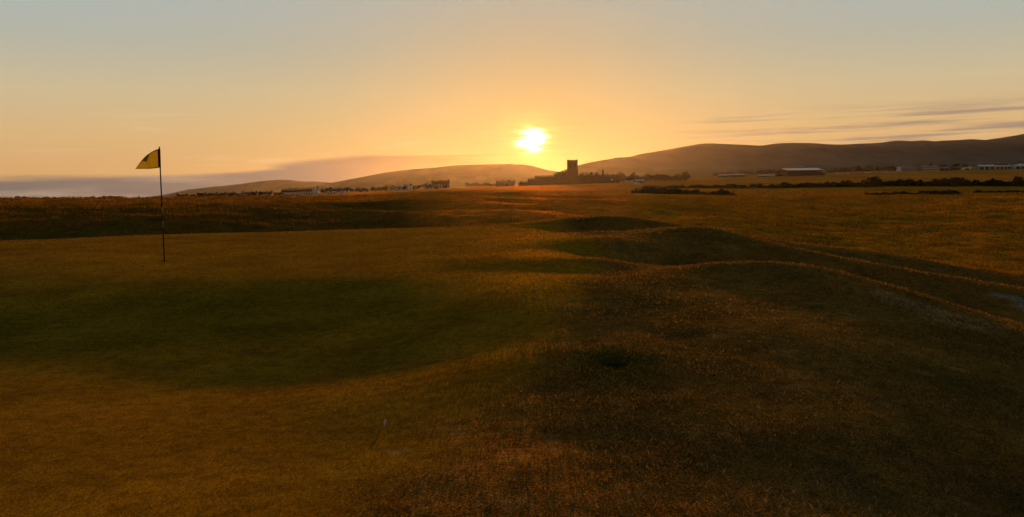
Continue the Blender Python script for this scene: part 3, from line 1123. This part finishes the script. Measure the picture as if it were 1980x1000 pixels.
def house(px, d, w, dep, hw, hr, label, wall=None, roof=None, cols=3, rows=2, chs=(-.4, .4), group=None, along='x', rz=0.0, name='house', door=True, sink=0.3, gable_mat=None):
    p = at(px, d)
    root = empty(name, (p.x, p.y, p.z - sink), rz, label, 'house', group)
    wall, roof = wall or M_WHITE, roof or M_SLATE
    wb = MB().box(-w / 2, w / 2, -dep / 2, dep / 2, -.6, hw)
    if gable_mat:
        MB().gable(-w / 2 + .02, w / 2 - .02, -dep / 2 + .02, dep / 2 - .02, hw + .004, hw + hr * .985, along).obj('gable', gable_mat, root)
    elif along == 'y':
        wb.gable(-w / 2, w / 2, -dep / 2, dep / 2, hw, hw + hr * .985, 'y')
    else:
        wb.gable(-w / 2, w / 2, -dep / 2, dep / 2, hw, hw + hr * .985, 'x')
    wb.obj('wall', wall, root)
    rb = MB()
    o = .25
    if along == 'x':
        for s in (-1, 1):
            rb.add([(-w / 2 - o, s * (dep / 2 + o), hw - .12), (w / 2 + o, s * (dep / 2 + o), hw - .12), (w / 2 + o, 0, hw + hr + .05), (-w / 2 - o, 0, hw + hr + .05),
                    (-w / 2 - o, s * (dep / 2 + o), hw + .08), (w / 2 + o, s * (dep / 2 + o), hw + .08), (w / 2 + o, 0, hw + hr + .25), (-w / 2 - o, 0, hw + hr + .25)],
                   [(0, 1, 2, 3), (7, 6, 5, 4), (0, 4, 5, 1), (1, 5, 6, 2), (3, 2, 6, 7), (0, 3, 7, 4)])
    else:
        for s in (-1, 1):
            rb.add([(s * (w / 2 + o), -dep / 2 - o, hw - .12), (s * (w / 2 + o), dep / 2 + o, hw - .12), (0, dep / 2 + o, hw + hr + .05), (0, -dep / 2 - o, hw + hr + .05),
                    (s * (w / 2 + o), -dep / 2 - o, hw + .08), (s * (w / 2 + o), dep / 2 + o, hw + .08), (0, dep / 2 + o, hw + hr + .25), (0, -dep / 2 - o, hw + hr + .25)],
                   [(0, 1, 2, 3), (7, 6, 5, 4), (0, 4, 5, 1), (1, 5, 6, 2), (3, 2, 6, 7), (0, 3, 7, 4)])
    ro = rb.obj('roof', roof, root)
    for c in chs:
        chim(ro, c * w, 0.0 if along == 'x' else dep * .2, hw + hr * .75 if along == 'x' else hw + hr * .4, hr * .25 + 1.1 if along == 'x' else hr * .6 + 1.0)
    st = hw / rows
    xs = [(-.5 + (k + .5) / cols) * w for k in range(cols)]
    windows(root, xs, [.55 * st + r * st - .3 for r in range(1 if door else 0, rows)], -dep / 2, min(1.1, w / cols * .5), st * .5, M_WHITE)
    if door:
        for k, X in enumerate(xs):
            if k == cols // 2:
                dr = MB().box(X - .5, X + .5, -dep / 2 - .08, -dep / 2 - .003, 0, 2.1).obj('door', M_PAINT, root)
                MB().box(X + .32, X + .40, -dep / 2 - .14, -dep / 2 - .081, .95, 1.05).obj('handle', M_METALROOF, dr)
            else:
                windows(root, [X], [.55 * st - .3], -dep / 2, min(1.1, w / cols * .5), st * .5, M_WHITE)
    return root


# terrace of white gabled houses
first = house(549, 900, 4.7, 8, 3.6, 3.6, 'white gabled house in the terrace with dark pointed roofs', cols=2, chs=(.45,), along='y', group='white gabled terrace houses', gable_mat=M_SLATE)
for k in range(1, 12):
    h = copy_tree(first)
    p = at(549 + k * 8.0 * .61, 900)
    h.location = (p.x, p.y, p.z - .3)
    h.rotation_euler = (0, 0, 0)
house(611, 890, 6.5, 9, 5.0, 3.6, 'taller white gabled house at the end of the white terrace', cols=2, chs=(.3,), along='y')
# village houses further left and right
house(478, 860, 12, 7, 3.0, 1.6, 'long low white bungalow left of the white terrace', cols=4, rows=1, chs=(-.42, .42))
house(492, 865, 7, 7, 3.2, 1.8, 'short white cottage beside the long bungalow', cols=2, rows=1, chs=(.3,))
for px, w, lab in ((392, 8, 'pale village house fourth out from the long white bungalow'), (412, 10, 'widest pale village house among the trees'), (432, 7, 'narrow pale village house second out from the long bungalow'),
                   (448, 8, 'pale village house next to the long white bungalow'), (520, 8, 'pale village house between the short cottage and the white terrace')):
    house(px, 905, w, 7, 3.0, 2.0, lab, cols=3, rows=1, chs=(.4,), wall=M_CREAM, group='pale village houses among trees')
for px, w, lab in ((636, 8, 'white house next to the taller gabled end house'), (648, 10, 'widest white house in the tree belt right of the terrace'), (662, 7, 'narrow white house furthest along the tree belt from the terrace')):
    house(px, 880, w, 7, 3.2, 2.2, lab, cols=3, rows=1, chs=(-.4,), group='white houses right of the terrace')
house(768, 900, 9, 7, 3.0, 2.0, 'white double-fronted cottage with low roof under tall trees', cols=3, rows=1, chs=(-.4, .4))
house(786, 905, 13, 8, 3.0, 2.6, 'broad pale house with a large sloping light roof', cols=4, rows=1, chs=(.4,), roof=M_METALROOF)
house(832, 920, 7, 8, 5.0, 4.0, 'white house with a steep pale gable towards the links', cols=2, chs=(.3,), along='y')
house(845, 925, 9, 8, 6.0, 3.0, 'dark stone house with a pair of chimneys', cols=3, chs=(-.42, .42), wall=M_DARKSTONE)
house(861, 925, 10, 8, 6.0, 3.6, 'dark stone house with one tall gable chimney', cols=3, chs=(.44,), wall=M_DARKSTONE)
# house with many chimneys, left of the college
nh = house(978, 1000, 24, 10, 5.6, 1.6, 'long stone house with a row of chimneys left of the college', cols=8, chs=(-.46, -.15, .14, .2, .44), wall=M_STONE)
# cottages by the college trees
house(1216, 900, 8, 7, 3.0, 2.0, 'cream cottage with grey roof tucked in trees by the college', cols=3, chs=(.4,), wall=M_CREAM)
house(1237, 840, 9, 5, 2.4, 1.2, 'low outbuilding with pale sheet roof before the college trees', cols=3, rows=1, chs=(), roof=M_METALROOF, wall=M_DARKSTONE)

# parked white van below the trees
p = at(1232, 700)
van = empty('van', p, 0, 'white van parked below the clump of trees', 'van')
mb = MB()
prof = [(-2.4, .35), (-2.4, 2.0), (-2.25, 2.2), (1.1, 2.2), (1.75, 1.4), (2.4, 1.2), (2.45, .35)]
n = len(prof)
mb.add([(a, -.95, b) for a, b in prof] + [(a, .95, b) for a, b in prof],
       [tuple(range(n)), tuple(range(2 * n - 1, n - 1, -1))] + [(i, i + n, (i + 1) % n + n, (i + 1) % n) for i in range(n)])
mb.obj('body', M_WHITE, van)
MB().add([(.5, -.957, 1.35), (1.6, -.957, 1.35), (1.1, -.957, 1.95), (.5, -.957, 1.95)], [(0, 1, 2, 3)]).obj('window', M_GLASS, van)
for X in (-1.5, 1.5):
    for Y in (-.9, .9):
        wl = MB().tube([(X, Y - .1, .36), (X, Y + .1, .36)], .36, 14).obj('wheel', M_PAINT, van)


# college: tower, hall and wings
def college():
    d = 1000.0
    px2 = d / F
    p = at(1107, d)
    root = empty('college', p, 0, 'stone college with tall square tower, long wings and many chimneys', 'building')
    X = lambda px: (px - 1107) * px2
    Zt = lambda px, py: P(px, py, d).z - p.z
    Zb = lambda px: at(px, d).z - p.z - 1.0
    # tower: shaft, wider foot, corner buttresses, belfry openings, battlements
    x0, x1 = X(1098), X(1116)
    top = Zt(1107, 311.5)
    w = (x1 - x0) / 2
    tw = MB().box(-w, w, -w, w, -3, top)
    tower = tw.obj('tower', M_STONE, root)
    MB().box(-w - .9, w + .9, -w - .9, w + .9, -3, Zt(1107, 329), .25).obj('tower_foot', M_STONE, tower)
    for sx in (-1, 1):
        for sy in (-1, 1):
            b = MB()
            cx, cy = sx * (w - .3), sy * (w - .3)
            b.box(cx - .75, cx + .75, cy - .75, cy + .75, Zt(1107, 329) + .01, top + 1.6, .06)
            b.box(cx - .9, cx + .9, cy - .9, cy + .9, top - .6, top - .2)
            b.obj('buttress', M_STONE, tower)
    MB().box(-w - .25, w + .25, -w - .25, w + .25, top - .55, top + .25).obj('cornice', M_STONE, tower)
    for k in range(7):
        t = (-1 + 2 * (k + .5) / 7) * (w - 1.0)
        for (mx, my) in ((t, -w + .2), (t, w - .2), (-w + .2, t), (w - .2, t)):
            MB().box(mx - .42, mx + .42, my - .3, my + .3, top + .252, top + 1.3).obj('merlon', M_STONE, tower)
    for zz, hh in ((top - 8.2, 5.0), (top - 15.5, 4.0)):
        for s in (-1, 1):
            f = MB()
            cx = s * w * .42
            f.box(cx - 1.0, cx - .75, -w - .12, -w - .002, zz, zz + hh)
            f.box(cx + .75, cx + 1.0, -w - .12, -w - .002, zz, zz + hh)
            f.box(cx - 1.0, cx + 1.0, -w - .12, -w - .002, zz + hh + .001, zz + hh + .3)
            f.box(cx - 1.0, cx + 1.0, -w - .12, -w - .002, zz - .25, zz - .001)
            fo = f.obj('window', M_DARKSTONE, tower)
            MB().box(cx - .75, cx + .75, -w - .05, -w - .003, zz, zz + hh).obj('louvre', M_PAINT, fo)
    # wings, each with wall, roof, chimneys and windows
    def wing(pa, pb, py_eave, py_ridge, dep, yoff, cols, rows, chs, mat=M_STONE, gables=()):
        a, b = X(pa), X(pb)
        ze, zr = Zt((pa + pb) / 2, py_eave), Zt((pa + pb) / 2, py_ridge)
        zb = min(Zb(pa), Zb(pb))
        wl = MB().box(a, b, yoff - dep / 2, yoff + dep / 2, zb, ze).obj('wing', mat, root)
        ro = MB().gable(a, b, yoff - dep / 2, yoff + dep / 2, ze + .003, zr, 'x', min(3.0, (b - a) * .2), .3).obj('roof', M_SLATE, wl)
        for cpx, cpy, cw in chs:
            z0 = ze + (zr - ze) * .5
            MB().box(X(cpx) - cw / 2, X(cpx) + cw / 2, yoff - .7, yoff + .7, z0, Zt(cpx, cpy)).obj('chimney', M_DARKSTONE, wl)
        for gpx, gw, gpy in gables:
            gx = X(gpx)
            zg = Zt(gpx, gpy)
            MB().box(gx - gw / 2, gx + gw / 2, yoff - dep / 2 - 1.2, yoff - dep / 2 - .003, zb, ze - .2).gable(gx - gw / 2, gx + gw / 2, yoff - dep / 2 - 1.2, yoff, ze - .2, zg, 'y').obj('gable', mat, wl)
        hgt = ze - Zb((pa + pb) / 2) - 1
        st = hgt / rows
        windows(wl, [a + (b - a) * (k + .5) / cols for k in range(cols)], [zb + 1 + r * st + st * .35 for r in range(rows)], yoff - dep / 2, min(1.4, (b - a) / cols * .45), st * .5, M_DARKSTONE)
    wing(1004, 1022, 353, 351, 10, 8, 5, 2, [(1009, 349.5, 1.0)])
    wing(1021, 1037, 347, 344, 11, 6, 4, 3, [(1036, 339.5, 1.0)])
    wing(1035, 1074, 343, 339.5, 12, 3, 10, 3, [(1062, 338.8, 1.2)])
    wing(1072, 1098, 337, 333, 12, 0, 6, 3, [(1076, 332, 1.4), (1089, 331, 1.6), (1095, 330.5, 1.4)], gables=((1080, 6, 331.5), (1092, 5, 332.5)))
    wing(1116, 1162, 340, 336.5, 12, 0, 11, 3, [(1127, 334.0, 1.4), (1134, 334, 1.3), (1144, 332.8, 2.2), (1154, 333.5, 2.0)], gables=((1122, 5, 335.5), (1139, 6, 335.5), (1152, 6, 334.5)))
    wing(1160, 1186, 342, 337, 11, 4, 6, 3, [(1166.5, 328, 2.0), (1174.5, 334, 1.2)])
    wing(1184, 1198, 346, 341.5, 10, 6, 3, 2, [(1190, 340, 1.0)])


college()
# lit lamp before the college
p = at(1183, 940)
lp = empty('lamp_post', p, 0, 'lit white lamp on a post before the college wing', 'lamp')
MB().tube([(0, 0, -.3), (0, 0, 4.0)], [.10, .07], 8).obj('post', M_PAINT, lp)
M_LAMP = mat_simple('lamp_glow', (.9, .85, .7), 0.5, 0.02, 1.0, emit=((1.0, .9, .7), 2.0))
MB().tube([(0, 0, 4.0), (0, 0, 4.35), (0, 0, 4.7)], [.2, .36, .12], 10).obj('lantern', M_LAMP, lp)


# airfield: hangars, terminal, sheds
def shed(px, d, w, dep, hw, hr, label, wall, roof, cat='building', doors=0, wins=0, wrows=1, name='hangar', along='x', mono=False, group=None):
    p = at(px, d)
    root = empty(name, (p.x, p.y, p.z - .3), 0, label, cat, group)
    MB().box(-w / 2, w / 2, -dep / 2, dep / 2, -.8, hw).obj('wall', wall, root)
    if mono:
        rb = MB().add([(-w / 2 - .8, -dep / 2 - .8, hw + .01), (w / 2 + .8, -dep / 2 - .8, hw + .01), (w / 2 + .8, dep / 2 + .8, hw + hr), (-w / 2 - .8, dep / 2 + .8, hw + hr),
                       (-w / 2 - .8, -dep / 2 - .8, hw + .5), (w / 2 + .8, -dep / 2 - .8, hw + .5), (w / 2 + .8, dep / 2 + .8, hw + hr + .5), (-w / 2 - .8, dep / 2 + .8, hw + hr + .5)],
                      [(0, 3, 2, 1), (4, 5, 6, 7), (0, 1, 5, 4), (1, 2, 6, 5), (2, 3, 7, 6), (3, 0, 4, 7)])
    else:
        rb = MB().gable(-w / 2, w / 2, -dep / 2, dep / 2, hw + .01, hw + hr, along, 0, .5)
    rb.obj('roof', roof, root)
    for k in range(doors):
        a, b = -w / 2 + w * (k + .12) / doors, -w / 2 + w * (k + .88) / doors
        MB().box(a, b, -dep / 2 - .15, -dep / 2 - .004, 0, hw * .72).obj('door', M_PAINT, root)
    if wins:
        st = hw / wrows
        windows(root, [-w / 2 + w * (k + .5) / wins for k in range(wins)], [.3 * st + r * st for r in range(wrows)], -dep / 2, w / wins * .6, st * .45, wall)
    return root


shed(1551, 1090, 46, 22, 7.0, 3.0, 'dark hangar with a wide pale sloping roof on the field', M_PAINT, M_METALROOF, 'hangar', doors=3, mono=True)
shed(1584, 1085, 12, 12, 5.0, 1.6, 'low grey shed at the right end of the dark hangar', M_CLAD, M_CLAD, 'shed', doors=1, name='shed')
shed(1505, 1085, 10, 8, 3.6, 1.6, 'small red shed at the left end of the dark hangar', M_REDCLAD, M_REDCLAD, 'shed', doors=1, name='shed')
shed(1484, 1085, 24, 8, 1.6, 1.2, 'long low shed with a pale roof beside the red shed', M_DARKSTONE, M_METALROOF, 'shed', doors=2, name='shed')
for px, w in ((1398, 12), (1424, 22)):
    shed(px, 1120, w, 7, 2.8, 1.6, 'long low farm shed with pale roof far across the field' if w > 15 else 'short farm shed with pale roof beside the long one', M_DARKSTONE, M_METALROOF, 'shed', doors=1, name='shed', group='pale roofed farm sheds')
# white-ended hangar with barrel roof
p = at(1753, 1330)
root = empty('hangar', (p.x, p.y, p.z - .3), 0, 'long grey hangar with a bright white rounded end wall', 'hangar')
bw, bh, bl = 9.0, 8.0, 31.0
sec = [(math.cos(R(a)) * bw / 2, math.sin(R(a)) * bh) for a in range(0, 181, 15)]
n = len(sec)
MB().add([(-bl / 2, a, b) for a, b in sec] + [(bl / 2, a, b) for a, b in sec], [(i, i + 1, i + 1 + n, i + n) for i in range(n - 1)] + [tuple(range(n, 2 * n))]).obj('roof', M_CLAD, root)
MB().add([(-bl / 2 - .4, a, b) for a, b in sec] + [(-bl / 2 - .01, a, b) for a, b in sec], [tuple(range(n))[::-1], tuple(range(n, 2 * n))] + [(i, i + n, i + 1 + n, i + 1) for i in range(n - 1)]).obj('end_wall', M_WHITE, root)
MB().box(-bl / 2 + 1, bl / 2 - 1, -bw / 2 - .3, -bw / 2 + .4, 0, 4.2).obj('side_wall', M_CLAD, root)
MB().box(-bl / 2, -bl / 2 + 3.2, -bw / 2 - .6, -bw / 2 - .31, 0, 7.4).obj('white_return', M_WHITE, root)
shed(1776, 1325, 7, 8, 7.0, .6, 'narrow flat-topped block between hangar and terminal', M_CLAD, M_CLAD, 'building', wins=2, wrows=2, name='block')
tm = shed(1795, 1325, 25, 12, 7.6, .7, 'two-storey terminal with rows of dark windows and a mast', M_CREAM, M_CLAD, 'building', wins=9, wrows=2, name='terminal')
MB().tube([(9, 0, 7.6), (9, 0, 13.5)], [.25, .12], 8).obj('mast', M_WHITE, tm)
MB().tube([(7, 0, 7.6), (7, 0, 11.5)], [.2, .1], 8).obj('mast', M_WHITE, tm)
shed(1822, 1330, 16, 9, 4.6, 1.4, 'low grey shed right of the terminal with dark doors', M_CLAD, M_CLAD, 'shed', doors=2, name='shed')
shed(1843, 1335, 14, 9, 4.2, 1.6, 'low brown shed next to the lawn', M_DARKSTONE, M_DARKSTONE, 'shed', doors=2, name='shed')
shed(1866, 1335, 9, 8, 3.2, 1.2, 'small yellow-lit shed between the grey sheds', M_YELLOW, M_YELLOW, 'shed', doors=1, name='shed')
shed(1880, 1345, 10, 8, 6.0, 1.8, 'tall pale house right of the yellow-lit shed', M_CREAM, M_SLATE, 'building', wins=3, wrows=2, name='building')
shed(1903, 1345, 26, 12, 5.6, 1.8, 'pale blue hangar right of the tall pale house', M_BLUECLAD, M_METALROOF, 'hangar', doors=3)
shed(1927, 1400, 16, 12, 9.5, 2.2, 'red hangar rising behind the pale blue ones', M_REDCLAD, M_REDCLAD, 'hangar', wins=4, wrows=2)
shed(1935, 1350, 26, 12, 5.0, 1.6, 'wide pale blue hangar in front of the red one', M_BLUECLAD, M_BLUECLAD, 'hangar', doors=4)
shed(1972, 1345, 26, 12, 5.6, 1.4, 'pale blue hangar with bright roof next to the wide one', M_BLUECLAD, M_METALROOF, 'hangar', doors=3)
shed(1976, 1500, 14, 10, 9.0, 2.4, 'white house with grey roof behind the pale blue hangars', M_WHITE, M_SLATE, 'house', wins=4, wrows=2, name='house')
# parked cars between the hangar and the terminal
car_body = MB()
prof = [(-2.1, .3), (-2.1, .85), (-1.5, .95), (-1.0, 1.45), (.6, 1.45), (1.2, .95), (2.1, .8), (2.1, .3)]
n = len(prof)
car_body.add([(a, -.85, b) for a, b in prof] + [(a, .85, b) for a, b in prof],
             [tuple(range(n)), tuple(range(2 * n - 1, n - 1, -1))] + [(i, i + n, (i + 1) % n + n, (i + 1) % n) for i in range(n)])
cm = [car_body.mesh('body', m) for m in (M_WHITE, M_CREAM, M_METALROOF)]
wm = MB().tube([(0, -.1, 0), (0, .1, 0)], .33, 12).mesh('wheel', M_PAINT)
gm = MB().add([(-1.3, -.856, .98), (.95, -.856, .98), (.5, -.856, 1.38), (-.95, -.856, 1.38)], [(0, 1, 2, 3)]).mesh('window', M_GLASS)
for k, px in enumerate((1618, 1624, 1630, 1639, 1650, 1674, 1678, 1683, 1713, 1716, 1729)):
    p = at(px, 1180 + (k % 3) * 6)
    c = empty('car', p, random.uniform(-.3, .3), 'tiny pale car parked in the row between hangar and airfield buildings', 'car', 'cars parked beside the airfield')
    link('body', cm[k % 3], c)
    link('window', gm, c)
    for X in (-1.35, 1.35):
        for Y in (-.8, .8):
            link('wheel', wm, c, (X, Y, .33))
# beacon tower on the far headland
p = P(269, 383, 6500)
bt = empty('beacon_tower', (p.x, p.y, p.z - 2), 0, 'tiny tower at the tip of the far headland', 'tower')
MB().tube([(0, 0, -6), (0, 0, 20)], [5.0, 4.0], 10).obj('shaft', M_STONE, bt)
MB().tube([(0, 0, 20), (0, 0, 23), (0, 0, 26)], [3.0, 3.0, .5], 10).obj('lantern_room', M_DARKSTONE, bt)

# ------------------------------------------------------------------ near details
# white feather on the green
fx, fy, fz = ground_hit(743, 826)
ft = empty('feather', (fx, fy, gz(fx, fy)), R(20), 'small white feather stuck upright in the green', 'feather')
M_FEATHER = mat_simple('feather_white', (.8, .78, .74), 0.8, 0.05, 10)
MB().tube([(0, 0, -.005), (.004, 0, .02), (.012, .002, .045)], [.0012, .001, .0005], 6).obj('quill', M_FEATHER, ft)
vane = MB()
for s in (-1, 1):
    pts = [(0, .008), (.004, .016), (.008, .03), (.012, .046)]
    wd = [.002, .007, .008, .001]
    for i in range(3):
        (x0, z0), (x1, z1) = pts[i], pts[i + 1]
        vane.add([(x0, 0, z0), (x1, 0, z1), (x1 + s * wd[i + 1], .004, z1), (x0 + s * wd[i], .004, z0)], [(0, 1, 2, 3)])
vane.obj('vane', M_FEATHER, ft)


# ------------------------------------------------------------------ grass
def blades(name, x, y, L, Wd, lean, tint, mat, label, seed, two=False):
    g = np.random.default_rng(seed)
    n = len(x)
    z = smooth_z(x, y) + relief(x, y)
    th = g.uniform(0, 2 * math.pi, n)
    ph = g.uniform(0, 2 * math.pi, n)
    side = np.stack([np.cos(ph), np.sin(ph), np.zeros(n)], 1) * (Wd / 2)[:, None]
    tip = np.stack([np.cos(th) * np.sin(lean), np.sin(th) * np.sin(lean), np.cos(lean)], 1) * L[:, None]
    p = np.stack([x, y, z - 0.06 * L], 1)
    if not two:
        v = np.stack([p - side, p + side, p + tip], 1).reshape(-1, 3)
        f = np.arange(n * 3).reshape(-1, 3)
        tt = np.repeat(tint, 3)
    else:
        mid = tip * .55
        mid[:, 2] += L * .16
        tip2 = tip * 1.0
        tip2[:, 2] -= L * .12
        v = np.stack([p - side, p + side, p + mid + side * .7, p + mid - side * .7, p + tip2], 1).reshape(-1, 3)
        b = np.arange(n)[:, None] * 5
        f = np.concatenate([b + np.array([[0, 1, 2]]), b + np.array([[0, 2, 3]]), b + np.array([[3, 2, 4]])])
        tt = np.repeat(tint, 5)
    o = link(name, np_mesh(name, v, f, mat, False, {'tint': ('FLOAT', tt)}))
    tag(o, label, 'grass', kind='stuff')


def polar(n, r0, r1, a0, a1, seed, p=1.0):
    g = np.random.default_rng(seed)
    r = np.exp(math.log(r0) + (math.log(r1) - math.log(r0)) * g.uniform(0, 1, n) ** p)
    a = np.radians(g.uniform(a0, a1, n))
    return r * np.sin(a), r * np.cos(a), r, g


# rough on the mounds and the right foreground: short dry blades in patches
x, y, r, g = polar(520000, 3.0, 34.0, -36, 37, 401)
gm_ = green_mask(x, y)
pat = fbm(x * 1.3, y * 1.3, 71)
keep = (gm_ < g.uniform(0.05, 0.95, len(x))) & (g.uniform(0, 1, len(x)) < 0.35 + 0.65 * sst(pat, -0.3, 0.35))
keep &= ~(np.hypot((x - HOLE[0]) / .14, (y - HOLE[1]) / .22) < 1)
x, y, r, pat = x[keep], y[keep], r[keep], pat[keep]
n = len(x)
L = (0.010 + 0.0018 * r) * g.uniform(.5, 1.6, n) * (1 + .5 * sst(pat, 0, .5))
blades('rough_grass', x, y, L, 0.00075 * (r + 1.2) * g.uniform(.6, 1.3, n), g.uniform(.5, 1.45, n), g.uniform(0, 1, n) ** 3.2, M_BLADE, 'short dry grass over the mounds and right foreground', 402)
# mown turf of the green
x, y, r, g = polar(640000, 3.0, 31.0, -36, 14, 403)
keep = green_mask(x, y) > g.uniform(0.05, 0.95, len(x))
x, y, r = x[keep], y[keep], r[keep]
n = len(x)
blades('green_turf', x, y, (0.0035 + 0.0007 * r) * g.uniform(.6, 1.4, n), 0.0006 * (r + 1.0) * g.uniform(.6, 1.3, n), g.uniform(.3, 1.3, n), g.uniform(0, 1, n) ** 5.0, M_BLADE, 'close mown dry turf covering the putting green', 404)
# longer wisps in clumps at the right foreground
g = np.random.default_rng(405)
cl = []
for (px, py, num, spread) in [(1640, 945, 90, .16), (1590, 905, 30, .10), (1870, 930, 120, .22), (1930, 960, 90, .2), (1720, 870, 60, .2), (1500, 880, 70, .22), (1640, 760, 60, .35),
                              (1560, 985, 80, .2), (1800, 985, 90, .2), (1450, 985, 50, .2), (1850, 800, 60, .3), (1700, 700, 50, .4), (1300, 960, 40, .25)]:
    hx, hy, _ = ground_hit(px, py)
    num *= 4
    cl.append(np.stack([hx + g.normal(size=num) * spread, hy + g.normal(size=num) * spread], 1))
cl = np.concatenate(cl)
n = len(cl)
blades('grass_wisps', cl[:, 0], cl[:, 1], g.uniform(.025, .075, n), g.uniform(.002, .004, n), g.uniform(.6, 1.45, n), g.uniform(0, 1, n) ** 1.5, mat_leaf('wisp_blade', (.06, .055, .02), (.26, .21, .11), 0.35), 'loose pale wisps of longer grass in the right foreground', 406, True)
# lush ring round the scrape
n = 5000
q = g.normal(size=(n, 2)) * np.array([.23, .30]) + np.array([HOLE[0], HOLE[1] + .05])
dd = np.hypot((q[:, 0] - HOLE[0]) / .115, (q[:, 1] - HOLE[1]) / .15)
q = q[dd > 1]
n = len(q)
blades('lush_grass', q[:, 0], q[:, 1], g.uniform(.012, .038, n), g.uniform(.004, .007, n), g.uniform(.2, 1.1, n), g.uniform(0, 1, n) ** 2, M_GREENBLADE, 'greener tuft of grass ringing the dark scrape', 407)
# pale bits of chaff and daisies lying about
x, y, r, g = polar(900, 3.3, 16.0, -30, 34, 410)
keep = (g.uniform(0, 1, len(x)) < np.where(green_mask(x, y) > .5, .12, .75))
x, y, r = x[keep], y[keep], r[keep]
n = len(x)
blades('chaff', x, y, g.uniform(.006, .016, n), g.uniform(.003, .008, n), g.uniform(.5, 1.4, n), g.uniform(.3, 1, n), mat_leaf('pale_chaff', (.22, .17, .10), (.62, .54, .40), 0.4), 'pale specks of chaff and daisies in the turf', 411)
# tussocks of the bank and the plain
x, y, r, g = polar(420000, 30.0, 420.0, -35, 36, 408, 1.15)
az = np.degrees(np.arctan2(x, y))
fw = sst(az, -16, -6) * sst(az, 16, 8) * sst(r, 45, 60)
pat = fbm(np.radians(az) * 60, np.log(r) * 50, 72)
keep = (g.uniform(0, 1, len(x)) < (0.2 + 0.8 * sst(pat, -0.2, 0.5)) * (1 - 0.35 * fw)) & (green_mask(x, y) < .5)
x, y, r, fw = x[keep], y[keep], r[keep], fw[keep]
n = len(x)
L = np.minimum(0.06 + 0.0022 * r, .55) * g.uniform(.5, 1.5, n) * (1 - .6 * fw)
blades('tussock_grass', x, y, L, 0.0008 * r * g.uniform(.6, 1.4, n), g.uniform(.1, 1.0, n), g.uniform(0, 1, n) ** 2.0, M_TUSSOCK, 'tussocky dry rough on the bank and the plain', 409)

# ------------------------------------------------------------------ haze: low sunlit air over the whole place
HZ = bpy.data.materials.new('haze_air')
HZ.use_nodes = True
t = NT(HZ.node_tree)
t.n.remove(t.n['Principled BSDF'])
pv = t.new('ShaderNodeVolumePrincipled')
pv.inputs['Color'].default_value = (1.0, .88, .75, 1)
pv.inputs['Density'].default_value = HAZE_DENSITY
pv.inputs['Anisotropy'].default_value = HAZE_G
t.l.new(pv.outputs[0], t.n['Material Output'].inputs['Volume'])
hz = MB().box(-9600, 9600, -9600, 9600, -30, 350).obj('haze', HZ)
tag(hz, 'thin sunlit evening haze over the whole landscape', 'haze', kind='stuff')
